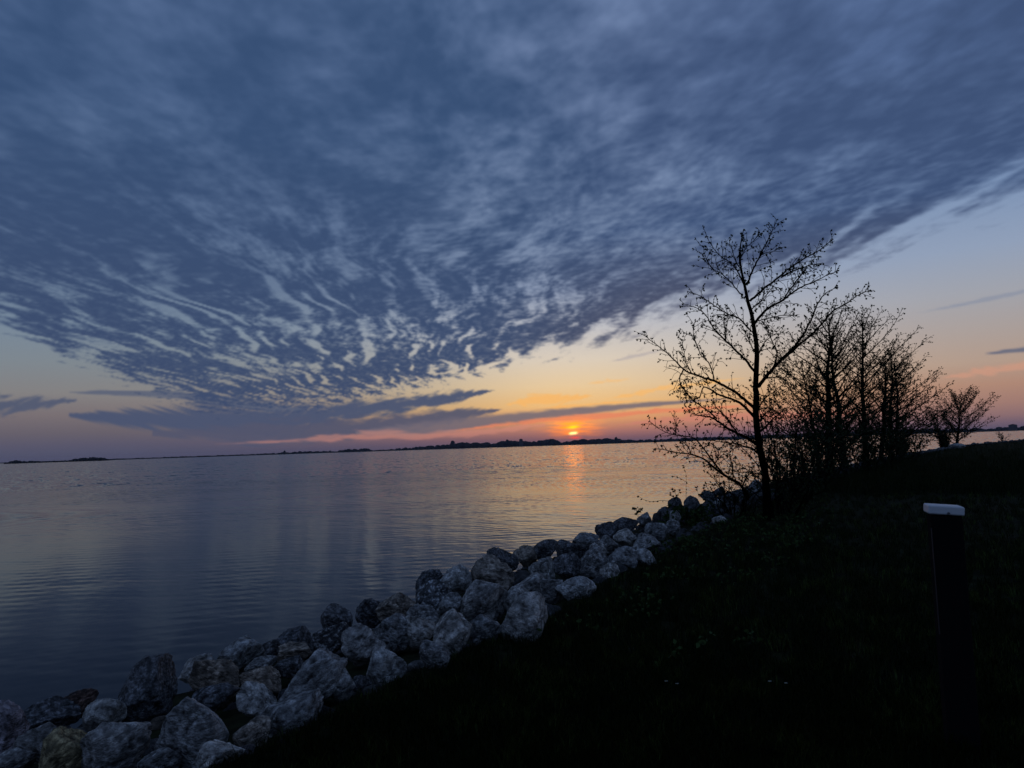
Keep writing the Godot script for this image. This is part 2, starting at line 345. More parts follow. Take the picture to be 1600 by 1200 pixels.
	[Vector3(4.824, -0.138, -20.490), Vector3(0.229, 0.234, 0.230), -13.2, 8, 3, "dark stone on the crest right of the tall sprig"],
	[Vector3(5.849, -0.120, -22.655), Vector3(0.253, 0.194, 0.228), -14.5, 6, 3, "flat dark stone on the crest left of the round black stone"],
	[Vector3(6.469, -0.066, -23.687), Vector3(0.170, 0.180, 0.174), -15.3, 0, 3, "round black stone on the crest near the main tree"],
	[Vector3(5.156, -0.068, -19.128), Vector3(0.152, 0.145, 0.149), -15.1, 0, 1, "pale stone in the shade near the main tree"],
	[Vector3(3.913, 0.048, -14.440), Vector3(0.149, 0.096, 0.127), -15.2, -6, 1, "flat pale stone half hidden in weeds near the main tree"],
	[Vector3(7.502, -0.009, -23.291), Vector3(0.260, 0.310, 0.280), -17.9, 15, 0, "blue grey stone right behind the trunk of the main tree"],
	[Vector3(6.185, -0.055, -21.216), Vector3(0.288, 0.222, 0.260), -16.3, 0, 3, "dark stone under the low limb of the main tree"],
	[Vector3(0.838, 0.014, -5.768), Vector3(0.034, 0.030, 0.032), -8.3, 0, 1, "fist sized pale stone lying alone in the grass"],
	[Vector3(43.542, 0.156, -73.103), Vector3(0.761, 0.315, 0.578), -30.8, 0, 1, "far white stone catching light on the shore by the last tree"],
]

const BANK := [Vector2(-120, 60), Vector2(-30, 24), Vector2(-9, 6.5), Vector2(-3.6, -0.6), Vector2(-1.5, -4), Vector2(-0.82, -5.3), Vector2(-0.42, -6), Vector2(0.22, -7), Vector2(0.95, -8.6), Vector2(2, -10.8), Vector2(4.8, -16.2), Vector2(10.2, -25.2), Vector2(17.5, -36.5), Vector2(28.4, -52.7), Vector2(50, -82), Vector2(76, -110), Vector2(140, -165), Vector2(320, -260), Vector2(900, -420)]

# the big alder, in its own frame: x to the right, y up, z towards the meadow
const TREE_AT := Vector3(4.933, 0, -14.687)
const TREE_TURN := -0.3240
const TREE_TRUNK := [Vector3(0.008, -0.074, -0.000), Vector3(0.016, 0.273, -0.000), Vector3(0.016, 0.273, -0.000), Vector3(0.001, 0.523, -0.000), Vector3(-0.006, 0.930, -0.000), Vector3(-0.080, 1.467, -0.000), Vector3(-0.108, 2.040, -0.000), Vector3(-0.076, 2.485, -0.000), Vector3(-0.086, 2.581, -0.000), Vector3(-0.043, 3.013, -0.000), Vector3(-0.015, 3.369, -0.000), Vector3(-0.040, 3.730, -0.000), Vector3(-0.076, 4.094, -0.000), Vector3(-0.130, 4.340, -0.000), Vector3(-0.162, 4.586, -0.000), Vector3(-0.195, 4.812, -0.000), Vector3(-0.224, 5.039, -0.000), Vector3(-0.235, 5.326, -0.000), Vector3(-0.189, 5.607, -0.000), Vector3(-0.129, 5.845, -0.000)]
const TREE_LIMBS := [
	[0.030, [Vector3(-0.137, 4.685, -0.000), Vector3(0.015, 5.027, -0.062), Vector3(0.185, 5.348, -0.125), Vector3(0.356, 5.671, -0.188), Vector3(0.530, 6.036, -0.250)]],
	[0.022, [Vector3(-0.193, 4.711, 0.000), Vector3(-0.310, 4.999, 0.040), Vector3(-0.451, 5.189, 0.080), Vector3(-0.616, 5.321, 0.120), Vector3(-0.758, 5.532, 0.160), Vector3(-0.855, 5.718, 0.200)]],
	[0.018, [Vector3(0.099, 5.166, -0.000), Vector3(0.220, 5.306, -0.050), Vector3(0.392, 5.338, -0.100), Vector3(0.549, 5.434, -0.150)]],
	[0.020, [Vector3(-0.261, 4.515, 0.000), Vector3(-0.455, 4.786, 0.060), Vector3(-0.635, 4.976, 0.120), Vector3(-0.782, 5.060, 0.180), Vector3(-0.900, 5.325, 0.240), Vector3(-0.914, 5.495, 0.300)]],
	[0.016, [Vector3(-0.230, 4.999, -0.000), Vector3(-0.337, 5.271, -0.067), Vector3(-0.385, 5.499, -0.133), Vector3(-0.435, 5.709, -0.200)]],
	[0.014, [Vector3(-0.221, 5.243, -0.000), Vector3(-0.114, 5.443, -0.033), Vector3(0.047, 5.595, -0.067), Vector3(0.179, 5.772, -0.100)]],
	[0.034, [Vector3(-0.091, 4.357, -0.000), Vector3(0.179, 4.588, -0.083), Vector3(0.455, 4.799, -0.167), Vector3(0.772, 5.046, -0.250), Vector3(1.122, 5.241, -0.333), Vector3(1.358, 5.384, -0.417), Vector3(1.578, 5.562, -0.500)]],
	[0.024, [Vector3(0.526, 4.777, -0.000), Vector3(0.802, 4.938, -0.233), Vector3(1.081, 5.061, -0.467), Vector3(1.381, 5.134, -0.700)]],
	[0.038, [Vector3(-0.031, 3.889, 0.000), Vector3(0.228, 4.150, 0.100), Vector3(0.528, 4.283, 0.200), Vector3(0.825, 4.469, 0.300), Vector3(1.145, 4.571, 0.400), Vector3(1.491, 4.693, 0.500)]],
	[0.022, [Vector3(0.535, 4.318, -0.000), Vector3(0.699, 4.553, -0.067), Vector3(0.902, 4.826, -0.133), Vector3(1.006, 4.969, -0.200)]],
	[0.052, [Vector3(-0.039, 2.617, -0.000), Vector3(0.134, 2.830, -0.075), Vector3(0.392, 3.098, -0.150), Vector3(0.631, 3.328, -0.225), Vector3(0.813, 3.543, -0.300), Vector3(1.001, 3.838, -0.375), Vector3(1.198, 4.255, -0.450), Vector3(1.344, 4.456, -0.525), Vector3(1.580, 4.589, -0.600)]],
	[0.034, [Vector3(0.504, 3.174, -0.000), Vector3(0.819, 3.444, -0.150), Vector3(1.136, 3.716, -0.300), Vector3(1.461, 4.070, -0.450), Vector3(1.779, 4.267, -0.600), Vector3(1.986, 4.415, -0.750), Vector3(2.211, 4.511, -0.900)]],
	[0.022, [Vector3(0.291, 2.992, 0.000), Vector3(0.360, 3.252, 0.100), Vector3(0.280, 3.481, 0.200), Vector3(0.219, 3.707, 0.300), Vector3(0.136, 3.855, 0.400)]],
	[0.020, [Vector3(0.034, 2.732, 0.000), Vector3(0.256, 2.774, 0.300), Vector3(0.460, 2.700, 0.600)]],
	[0.026, [Vector3(-0.103, 3.735, 0.000), Vector3(-0.289, 3.979, 0.080), Vector3(-0.563, 4.131, 0.160), Vector3(-0.817, 4.322, 0.240), Vector3(-0.997, 4.466, 0.320), Vector3(-1.256, 4.585, 0.400)]],
	[0.040, [Vector3(-0.075, 2.916, -0.000), Vector3(-0.242, 3.170, -0.043), Vector3(-0.458, 3.431, -0.086), Vector3(-0.679, 3.677, -0.129), Vector3(-0.846, 3.901, -0.171), Vector3(-0.973, 4.166, -0.214), Vector3(-1.167, 4.357, -0.257), Vector3(-1.429, 4.473, -0.300)]],
	[0.020, [Vector3(-0.601, 3.573, -0.000), Vector3(-0.595, 3.843, -0.200), Vector3(-0.636, 3.999, -0.400), Vector3(-0.615, 4.196, -0.600)]],
	[0.048, [Vector3(-0.127, 2.188, 0.000), Vector3(-0.321, 2.392, 0.062), Vector3(-0.572, 2.600, 0.125), Vector3(-0.865, 2.771, 0.188), Vector3(-1.163, 2.884, 0.250), Vector3(-1.441, 3.036, 0.312), Vector3(-1.675, 3.306, 0.375), Vector3(-1.933, 3.540, 0.438), Vector3(-2.211, 3.796, 0.500)]],
	[0.020, [Vector3(-0.875, 2.785, 0.000), Vector3(-0.924, 3.092, 0.200), Vector3(-1.089, 3.322, 0.400), Vector3(-1.187, 3.701, 0.600), Vector3(-1.121, 3.921, 0.800)]],
	[0.020, [Vector3(-1.297, 2.952, 0.000), Vector3(-1.396, 3.173, 0.100), Vector3(-1.431, 3.449, 0.200), Vector3(-1.450, 3.641, 0.300)]],
	[0.022, [Vector3(-1.470, 3.065, 0.000), Vector3(-1.535, 2.805, 0.267), Vector3(-1.386, 2.541, 0.533), Vector3(-1.257, 2.365, 0.800)]],
	[0.046, [Vector3(-0.110, 1.992, -0.000), Vector3(-0.355, 2.278, -0.083), Vector3(-0.568, 2.406, -0.167), Vector3(-0.849, 2.540, -0.250), Vector3(-1.103, 2.692, -0.333), Vector3(-1.258, 2.464, -0.417), Vector3(-1.622, 2.676, -0.500)]],
	[0.052, [Vector3(-0.082, 1.436, 0.000), Vector3(-0.240, 1.568, 0.057), Vector3(-0.474, 1.702, 0.114), Vector3(-0.708, 1.854, 0.171), Vector3(-0.911, 2.020, 0.229), Vector3(-1.090, 2.074, 0.286), Vector3(-1.239, 2.111, 0.343), Vector3(-1.418, 2.181, 0.400)]],
	[0.026, [Vector3(-0.477, 1.703, 0.000), Vector3(-0.672, 2.030, 0.067), Vector3(-0.844, 2.228, 0.133), Vector3(-0.924, 2.390, 0.200)]],
	[0.026, [Vector3(-0.862, 2.024, -0.000), Vector3(-1.116, 2.254, -0.200), Vector3(-1.381, 2.476, -0.400), Vector3(-1.552, 2.735, -0.600)]],
	[0.036, [Vector3(-0.036, 1.182, -0.000), Vector3(-0.163, 1.358, -0.100), Vector3(-0.404, 1.460, -0.200), Vector3(-0.591, 1.513, -0.300), Vector3(-0.846, 1.554, -0.400), Vector3(-1.108, 1.595, -0.500)]],
	[0.022, [Vector3(-0.087, 2.134, 0.000), Vector3(0.077, 2.373, 0.167), Vector3(0.259, 2.479, 0.333), Vector3(0.398, 2.431, 0.500)]],
	[0.020, [Vector3(-0.070, 1.911, -0.000), Vector3(0.060, 2.069, -0.167), Vector3(0.221, 2.196, -0.333), Vector3(0.262, 2.331, -0.500)]],
	[0.024, [Vector3(-0.050, 1.720, 0.000), Vector3(0.107, 1.868, 0.200), Vector3(0.260, 2.012, 0.400), Vector3(0.401, 2.031, 0.600)]],
	[0.020, [Vector3(0.006, 0.867, -0.000), Vector3(-0.158, 0.897, -0.100), Vector3(-0.310, 0.927, -0.200), Vector3(-0.499, 0.910, -0.300), Vector3(-0.559, 1.021, -0.400)]],
	[0.020, [Vector3(-0.036, 3.132, 0.000), Vector3(0.072, 3.383, 0.167), Vector3(0.228, 3.546, 0.333), Vector3(0.373, 3.590, 0.500)]],
	[0.018, [Vector3(-0.046, 3.292, -0.000), Vector3(-0.181, 3.654, -0.250), Vector3(-0.252, 3.857, -0.500)]],
	[0.018, [Vector3(-0.090, 4.176, 0.000), Vector3(0.165, 4.357, 0.200), Vector3(0.358, 4.536, 0.400)]],
	[0.018, [Vector3(-0.028, 3.929, 0.000), Vector3(0.179, 3.946, 0.167), Vector3(0.434, 3.956, 0.333), Vector3(0.713, 3.925, 0.500)]],
]
const TREE_LOW := [
	[0.055, [Vector3(-0.362, 0.376, -0.000), Vector3(-0.445, 0.638, -0.000), Vector3(-0.620, 0.783, -0.000), Vector3(-0.799, 0.898, -0.000), Vector3(-0.977, 1.045, -0.000), Vector3(-1.157, 1.210, -0.000), Vector3(-1.404, 1.314, -0.000), Vector3(-1.659, 1.353, -0.000), Vector3(-1.882, 1.409, -0.000), Vector3(-2.125, 1.465, -0.000)]],
	[0.030, [Vector3(-0.769, 0.881, -0.000), Vector3(-0.974, 1.140, -0.029), Vector3(-1.121, 1.370, -0.057), Vector3(-1.332, 1.636, -0.086), Vector3(-1.589, 1.694, -0.114), Vector3(-1.785, 1.735, -0.143), Vector3(-2.014, 1.843, -0.171), Vector3(-2.251, 2.038, -0.200)]],
	[0.016, [Vector3(-1.705, 1.721, -0.000), Vector3(-1.692, 1.880, -0.100), Vector3(-1.631, 1.995, -0.200)]],
	[0.022, [Vector3(-0.620, 0.783, 0.000), Vector3(-0.602, 1.041, 0.100), Vector3(-0.645, 1.297, 0.200), Vector3(-0.599, 1.517, 0.300)]],
	[0.020, [Vector3(-0.977, 1.045, -0.000), Vector3(-0.880, 1.264, -0.150), Vector3(-0.912, 1.425, -0.300)]],
	[0.020, [Vector3(-0.445, 0.638, 0.000), Vector3(-0.372, 0.816, 0.100), Vector3(-0.274, 0.913, 0.200), Vector3(-0.157, 0.869, 0.300)]],
	[0.018, [Vector3(-1.404, 1.314, 0.000), Vector3(-1.450, 1.479, 0.100), Vector3(-1.562, 1.580, 0.200)]],
]
const PLANT_AT := [Vector3(4.591, 0.039, -20.134), Vector3(2.728, -0.077, -16.767), Vector3(3.758, 0.129, -18.352), Vector3(4.134, 0.092, -19.366), Vector3(5.176, -0.012, -21.105), Vector3(5.766, 0.052, -22.087), Vector3(3.703, -0.364, -16.041)]
const DAISIES := [Vector3(0.906, 0.090, -4.778), Vector3(0.958, 0.090, -4.723), Vector3(1.582, 0.090, -4.863), Vector3(1.675, 0.090, -4.827)]
const POST_AT := Vector3(2.182, 1.250, -3.821)

# ---------------------------------------------------------------- helpers
var used := {}
var mats := {}

func named(o: Node3D, called: String, parent: Node = self) -> void:
	if parent == self:
		var n: int = used.get(called, 0)
		used[called] = n + 1
		o.name = called if n == 0 else "%s_%03d" % [called, n]
	else:
		var k := 0
		var nm := called
		while parent.has_node(nm):
			k += 1
			nm = "%s_%03d" % [called, k]
		o.name = nm
	parent.add_child(o, true)

func tag(o: Node3D, label: String, category := "", group := "", kind := "") -> Node3D:
	if label:
		o.set_meta("label", label)
	if category:
		o.set_meta("category", category)
	if group:
		o.set_meta("group", group)
	if kind:
		o.set_meta("kind", kind)
	return o

func mesh_node(called: String, mesh: Mesh, mat: Material, parent: Node = self) -> MeshInstance3D:
	var o := MeshInstance3D.new()
	o.mesh = mesh
	if mat:
		o.material_override = mat
	named(o, called, parent)
	return o

func thing(called: String, at: Vector3, turn := 0.0) -> Node3D:
	var o := Node3D.new()
	named(o, called)
	o.position = at
	o.rotation.y = turn
	return o

func lin(r: float, g: float, b: float) -> Color:
	return Color(r, g, b).linear_to_srgb()

func noise_tex(sd: int, freq: float, oct: int, size: int, stops: Array, normal := false, type := FastNoiseLite.TYPE_SIMPLEX_SMOOTH) -> NoiseTexture2D:
	var n := FastNoiseLite.new()
	n.seed = sd
	n.noise_type = type
	n.frequency = freq
	n.fractal_octaves = oct
	n.fractal_gain = 0.64
	var t := NoiseTexture2D.new()
	t.width = size
	t.height = size
	t.seamless = true
	t.noise = n
	if normal:
		t.as_normal_map = true
		t.bump_strength = 6.0
	elif stops.size() > 0:
		var g := Gradient.new()
		var offs := PackedFloat32Array()
		var cols := PackedColorArray()
		for s in stops:
			offs.append(s[0])
			cols.append(lin(s[1], s[2], s[3]))
		g.offsets = offs
		g.colors = cols
		t.color_ramp = g
	return t

func make_materials() -> void:
	var bump := noise_tex(5, 0.02, 6, 512, [])
	var mottle := noise_tex(71, 0.013, 7, 512, [[0.0, 0.14, 0.14, 0.14], [0.32, 0.26, 0.26, 0.26], [0.5, 0.46, 0.46, 0.45], [0.64, 0.62, 0.61, 0.6], [0.74, 0.82, 0.82, 0.8], [1.0, 0.9, 0.9, 0.88]])
	var pale := noise_tex(83, 0.012, 7, 512, [[0.0, 0.24, 0.24, 0.24], [0.34, 0.48, 0.48, 0.47], [0.5, 0.74, 0.73, 0.71], [0.66, 0.88, 0.87, 0.85], [1.0, 0.97, 0.96, 0.94]])
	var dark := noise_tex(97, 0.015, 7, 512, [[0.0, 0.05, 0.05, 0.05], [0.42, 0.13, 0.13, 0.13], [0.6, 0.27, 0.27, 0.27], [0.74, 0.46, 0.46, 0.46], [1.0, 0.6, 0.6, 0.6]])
	var splash := noise_tex(107, 0.012, 5, 512, [[0.0, 0.05, 0.05, 0.055], [0.5, 0.14, 0.14, 0.145], [0.58, 0.24, 0.24, 0.24], [0.62, 0.72, 0.73, 0.74], [1.0, 0.85, 0.85, 0.85]])
	var tints := [[mottle, 0.98, 0.97, 0.96], [pale, 1.0, 0.98, 0.95], [mottle, 0.95, 0.80, 0.66], [dark, 0.92, 0.92, 0.96], [dark, 1.6, 0.62, 0.5], [mottle, 1.15, 0.82, 0.46], [mottle, 0.90, 0.78, 0.86], [splash, 1.0, 1.0, 1.0]]
	for k in tints.size():
		var m := StandardMaterial3D.new()
		m.resource_name = "stone"
		m.albedo_texture = tints[k][0]
		m.albedo_color = lin(minf(tints[k][1], 1.0), minf(tints[k][2], 1.0), minf(tints[k][3], 1.0))
		m.vertex_color_use_as_albedo = true
		m.roughness = 0.82
		m.metallic_specular = 0.35
		m.uv1_triplanar = true
		m.uv1_scale = [Vector3(2.0, 3.8, 2.2), Vector3(2.4, 2.6, 2.4), Vector3(1.8, 4.6, 1.9), Vector3(2.6, 3.2, 2.6), Vector3(2.2, 3.6, 2.2), Vector3(1.8, 4.4, 1.8), Vector3(2.1, 3.2, 2.3), Vector3(2.0, 2.4, 2.0)][k]
		m.uv1_triplanar_sharpness = 5.0
		m.uv1_offset = Vector3(0.13 * k, 0.29, 0.41)
		m.heightmap_enabled = true
		m.heightmap_texture = bump
		m.heightmap_scale = 4.0
		mats["stone%d" % k] = m
	var soil := StandardMaterial3D.new()
	soil.resource_name = "turf_soil"
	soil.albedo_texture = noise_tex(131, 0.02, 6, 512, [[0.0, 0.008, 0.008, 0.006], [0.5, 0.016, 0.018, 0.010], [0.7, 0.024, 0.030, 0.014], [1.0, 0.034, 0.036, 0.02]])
	soil.uv1_triplanar = true
	soil.uv1_world_triplanar = true
	soil.uv1_scale = Vector3(0.35, 0.35, 0.35)
	soil.roughness = 1.0
	soil.metallic_specular = 0.1
	mats.soil = soil
	var water := StandardMaterial3D.new()
	water.resource_name = "water"
	water.albedo_color = lin(0.004, 0.0045, 0.006)
	water.roughness = 0.12
	water.metallic_specular = 0.21
	mats.water = water
	var bark := StandardMaterial3D.new()
	bark.resource_name = "bark"
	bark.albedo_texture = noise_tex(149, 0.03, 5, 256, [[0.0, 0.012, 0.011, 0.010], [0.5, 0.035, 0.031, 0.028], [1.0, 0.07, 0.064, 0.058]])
	bark.uv1_triplanar = true
	bark.uv1_scale = Vector3(5, 1.6, 5)
	bark.heightmap_enabled = true
	bark.heightmap_texture = bump
	bark.heightmap_scale = 1.0
	bark.roughness = 0.95
	bark.metallic_specular = 0.2
	mats.bark = bark
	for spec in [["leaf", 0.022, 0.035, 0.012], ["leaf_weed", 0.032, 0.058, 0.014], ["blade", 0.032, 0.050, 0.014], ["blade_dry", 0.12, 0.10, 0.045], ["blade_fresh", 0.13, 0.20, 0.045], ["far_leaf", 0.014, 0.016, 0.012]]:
		var m := StandardMaterial3D.new()
		m.resource_name = spec[0]
		m.albedo_color = lin(spec[1], spec[2], spec[3])
		m.roughness = 0.75
		m.metallic_specular = 0.25
		m.cull_mode = BaseMaterial3D.CULL_DISABLED
		if spec[0] != "far_leaf":
			m.backlight_enabled = true
			m.backlight = lin(spec[1] * 0.35, spec[2] * 0.35, spec[3] * 0.3)
		mats[spec[0]] = m
	for spec in [["cap_plastic", 0.56, 0.57, 0.58, 0.5], ["post_plastic", 0.008, 0.0075, 0.008, 0.95], ["reflector", 0.035, 0.022, 0.02, 0.6], ["screw", 0.08, 0.08, 0.085, 0.5], ["petal", 0.40, 0.41, 0.40, 0.8], ["pollen", 0.5, 0.36, 0.05, 0.8], ["plaster", 0.07, 0.065, 0.065, 0.9], ["roof_tile", 0.03, 0.026, 0.026, 0.9], ["pane", 0.02, 0.022, 0.026, 0.1]]:
		var m := StandardMaterial3D.new()
		m.resource_name = spec[0]
		m.albedo_color = lin(spec[1], spec[2], spec[3])
		m.roughness = spec[4]
		if spec[0] == "post_plastic":
			m.metallic_specular = 0.12
		mats[spec[0]] = m


# ---------------------------------------------------------------- terrain
var n_ground := FastNoiseLite.new()

func bank_dist(x: float, z: float) -> float:
	# metres from the edge of the grass, positive towards the lake
	var best := 1e12
	var sg := 1.0
	var p := Vector2(x, z)
	for i in BANK.size() - 1:
		var a: Vector2 = BANK[i]
		var e: Vector2 = BANK[i + 1] - a
		var t := clampf((p - a).dot(e) / e.length_squared(), 0.0, 1.0)
		var q := p - a - e * t
		var dd := q.length_squared()
		if dd < best:
			best = dd
			sg = 1.0 if e.cross(p - a) < 0.0 else -1.0
	return sqrt(best) * sg

func ground_y(x: float, z: float, d: float) -> float:
	var y := 0.0
	if d <= 0.0:
		var far := clampf(-d / 1.5, 0.0, 1.0)
		y = n_ground.get_noise_2d(x * 0.35, z * 0.35) * 0.06 * far + n_ground.get_noise_2d(x * 2.1 + 9.0, z * 2.1) * 0.02 * clampf(-d * 3.0, 0.0, 1.0)
	elif d < 2.3:
		y = -0.11 * d - 0.10 * smoothstep(0.0, 0.5, d)
	else:
		y = maxf(-1.7, -0.353 - (d - 2.3) * 0.85)
	return y

func bank_point(s: float, d: float) -> Vector3:
	# s metres along the grass edge counted from the fourth point of BANK, d metres towards the lake
	var i := 3
	var rest := s
	while i < BANK.size() - 2 and rest > BANK[i].distance_to(BANK[i + 1]):
		rest -= BANK[i].distance_to(BANK[i + 1])
		i += 1
	var a: Vector2 = BANK[i]
	var e: Vector2 = (BANK[i + 1] - a).normalized()
	var q := a + e * rest + Vector2(e.y, -e.x) * d
	var dd := bank_dist(q.x, q.y)
	return Vector3(q.x, ground_y(q.x, q.y, dd), q.y)

func grid_mesh(pos: PackedVector3Array, nor: PackedVector3Array, cols: int, rows: int, wrap: bool) -> ArrayMesh:
	var idx := PackedInt32Array()
	var last := cols if wrap else cols - 1
	for r in rows - 1:
		for c in last:
			var a := r * cols + c
			var b := r * cols + (c + 1) % cols
			idx.append_array([a, a + cols, b, b, a + cols, b + cols])
	var arr := []
	arr.resize(Mesh.ARRAY_MAX)
	arr[Mesh.ARRAY_VERTEX] = pos
	arr[Mesh.ARRAY_NORMAL] = nor
	arr[Mesh.ARRAY_INDEX] = idx
	var m := ArrayMesh.new()
	m.add_surface_from_arrays(Mesh.PRIMITIVE_TRIANGLES, arr)
	return m

func build_ground() -> void:
	mk_noise(n_ground, 211, 3)
	var cols := 260
	var rows := 196
	var out_rows := []
	out_rows.resize(rows)
	var work := func(k: int) -> void:
		var r := 0.3 * pow(1.051, k)
		var line := PackedVector3Array()
		for c in cols:
			var a := TAU * c / cols
			var x := sin(a) * r
			var z := -cos(a) * r
			line.append(Vector3(x, ground_y(x, z, bank_dist(x, z)), z))
		out_rows[k] = line
	WorkerThreadPool.wait_for_group_task_completion(WorkerThreadPool.add_group_task(work, rows))
	var pos := PackedVector3Array()
	for l in out_rows:
		pos.append_array(l)
	var nor := PackedVector3Array()
	nor.resize(pos.size())
	for k in rows:
		for c in cols:
			var u: Vector3 = pos[mini(k + 1, rows - 1) * cols + c] - pos[maxi(k - 1, 0) * cols + c]
			var v: Vector3 = pos[k * cols + (c + 1) % cols] - pos[k * cols + (c + cols - 1) % cols]
			var n := v.cross(u).normalized()
			nor[k * cols + c] = n if n.y > 0.0 else -n
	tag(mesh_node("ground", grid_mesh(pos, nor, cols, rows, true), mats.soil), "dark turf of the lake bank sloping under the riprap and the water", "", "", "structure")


# ---------------------------------------------------------------- water
func build_water() -> void:
	var rng := RandomNumberGenerator.new()
	rng.seed = 515
	var waves := []
	for lam in [3.1, 2.2, 1.6, 1.15, 0.83, 0.6, 0.44, 0.33, 0.25, 0.19]:
		for j in 2:
			var dir := deg_to_rad(-14.0 + rng.randfn(0.0, 48.0))
			var k: float = TAU / lam * rng.randf_range(0.85, 1.15)
			waves.append([sin(dir) * k, cos(dir) * k, rng.randf() * TAU, (0.0062 if lam > 1.0 else (0.011 if lam > 0.5 else 0.019)) / k])
	var patch := FastNoiseLite.new()
	mk_noise(patch, 77, 3)
	var azs := PackedFloat32Array()
	var a0 := -100.0
	while a0 < 100.0:
		azs.append(deg_to_rad(a0))
		a0 += 0.125 if absf(a0) < 40.0 else 1.5
	azs.append(deg_to_rad(100.0))
	var radii := PackedFloat32Array()
	var rr := 2.5
	while rr < 5200.0:
		radii.append(rr)
		rr *= 1.006 if rr < 75.0 else (1.02 if rr < 700.0 else 1.08)
	var cols := azs.size()
	var rows := radii.size()
	var res := []
	res.resize(rows)
	var work := func(q: int) -> void:
		var r := radii[q]
		var p := PackedVector3Array()
		var nn := PackedVector3Array()
		p.resize(cols)
		nn.resize(cols)
		for c in cols:
			var x := sin(azs[c]) * r
			var z := -cos(azs[c]) * r
			var amp := 0.85 + 0.9 * patch.get_noise_2d(x * 0.05, z * 0.11) + 0.3 * patch.get_noise_2d(x * 0.006 + 5.0, z * 0.012)
			amp = clampf(amp, 0.3, 1.5)
			# a calmer lee close under the bank
			amp *= lerpf(0.28, 2.0, smoothstep(7.0, 80.0, r))
			var h := 0.0
			var gx := 0.0
			var gz := 0.0
			for w in waves:
				var ph: float = w[0] * x + w[1] * z + w[2]
				var s: float = w[3]
				h += s * sin(ph)
				var cc := s * cos(ph)
				gx += cc * w[0]
				gz += cc * w[1]
			p[c] = Vector3(x, WATER_Y + h * amp, z)
			nn[c] = Vector3(-gx * amp, 1.0, -gz * amp).normalized()
		res[q] = [p, nn]
	WorkerThreadPool.wait_for_group_task_completion(WorkerThreadPool.add_group_task(work, rows))
	var pos := PackedVector3Array()
	var nor := PackedVector3Array()
	for l in res:
		pos.append_array(l[0])
		nor.append_array(l[1])
	tag(mesh_node("water", grid_mesh(pos, nor, cols, rows, false), mats.water), "rippled lake water mirroring the evening sky", "", "", "structure")


# ---------------------------------------------------------------- stones
var ico_cache := {}

func icosphere(level: int) -> Array:
	if ico_cache.has(level):
		return ico_cache[level]
	var v := PackedVector3Array()
	var f := PackedInt32Array()
	if level == 0:
		var t := (1.0 + sqrt(5.0)) / 2.0
		for p in [[-1, t, 0], [1, t, 0], [-1, -t, 0], [1, -t, 0], [0, -1, t], [0, 1, t], [0, -1, -t], [0, 1, -t], [t, 0, -1], [t, 0, 1], [-t, 0, -1], [-t, 0, 1]]:
			v.append(Vector3(p[0], p[1], p[2]).normalized())
		f = PackedInt32Array([0, 11, 5, 0, 5, 1, 0, 1, 7, 0, 7, 10, 0, 10, 11, 1, 5, 9, 5, 11, 4, 11, 10, 2, 10, 7, 6, 7, 1, 8, 3, 9, 4, 3, 4, 2, 3, 2, 6, 3, 6, 8, 3, 8, 9, 4, 9, 5, 2, 4, 11, 6, 2, 10, 8, 6, 7, 9, 8, 1])
	else:
		var base := icosphere(level - 1)
		v = base[0].duplicate()
		var mid := {}
		var bf: PackedInt32Array = base[1]
		for i in range(0, bf.size(), 3):
			var m := [0, 0, 0]
			for j in 3:
				var a := bf[i + j]
				var b := bf[i + (j + 1) % 3]
				var key := mini(a, b) * 100000 + maxi(a, b)
				if not mid.has(key):
					mid[key] = v.size()
					v.append((v[a] + v[b]).normalized())
				m[j] = mid[key]
			f.append_array([bf[i], m[0], m[2], bf[i + 1], m[1], m[0], bf[i + 2], m[2], m[1], m[0], m[1], m[2]])
	ico_cache[level] = [v, f]
	return ico_cache[level]

func mesh_from(pos: PackedVector3Array, f: PackedInt32Array, colors := PackedColorArray()) -> ArrayMesh:
	# smooth normals from faces; the ball's faces are counter-clockwise seen from outside, Godot wants them clockwise
	var nor := PackedVector3Array()
	nor.resize(pos.size())
	var idx := PackedInt32Array()
	idx.resize(f.size())
	for i in range(0, f.size(), 3):
		var a := f[i]
		var b := f[i + 1]
		var c := f[i + 2]
		var n := (pos[b] - pos[a]).cross(pos[c] - pos[a])
		nor[a] += n
		nor[b] += n
		nor[c] += n
		idx[i] = a
		idx[i + 1] = c
		idx[i + 2] = b
	for i in nor.size():
		nor[i] = nor[i].normalized()
	var arr := []
	arr.resize(Mesh.ARRAY_MAX)
	arr[Mesh.ARRAY_VERTEX] = pos
	arr[Mesh.ARRAY_NORMAL] = nor
	arr[Mesh.ARRAY_INDEX] = idx
	if colors.size():
		arr[Mesh.ARRAY_COLOR] = colors
	var m := ArrayMesh.new()
	m.add_surface_from_arrays(Mesh.PRIMITIVE_TRIANGLES, arr)
	return m

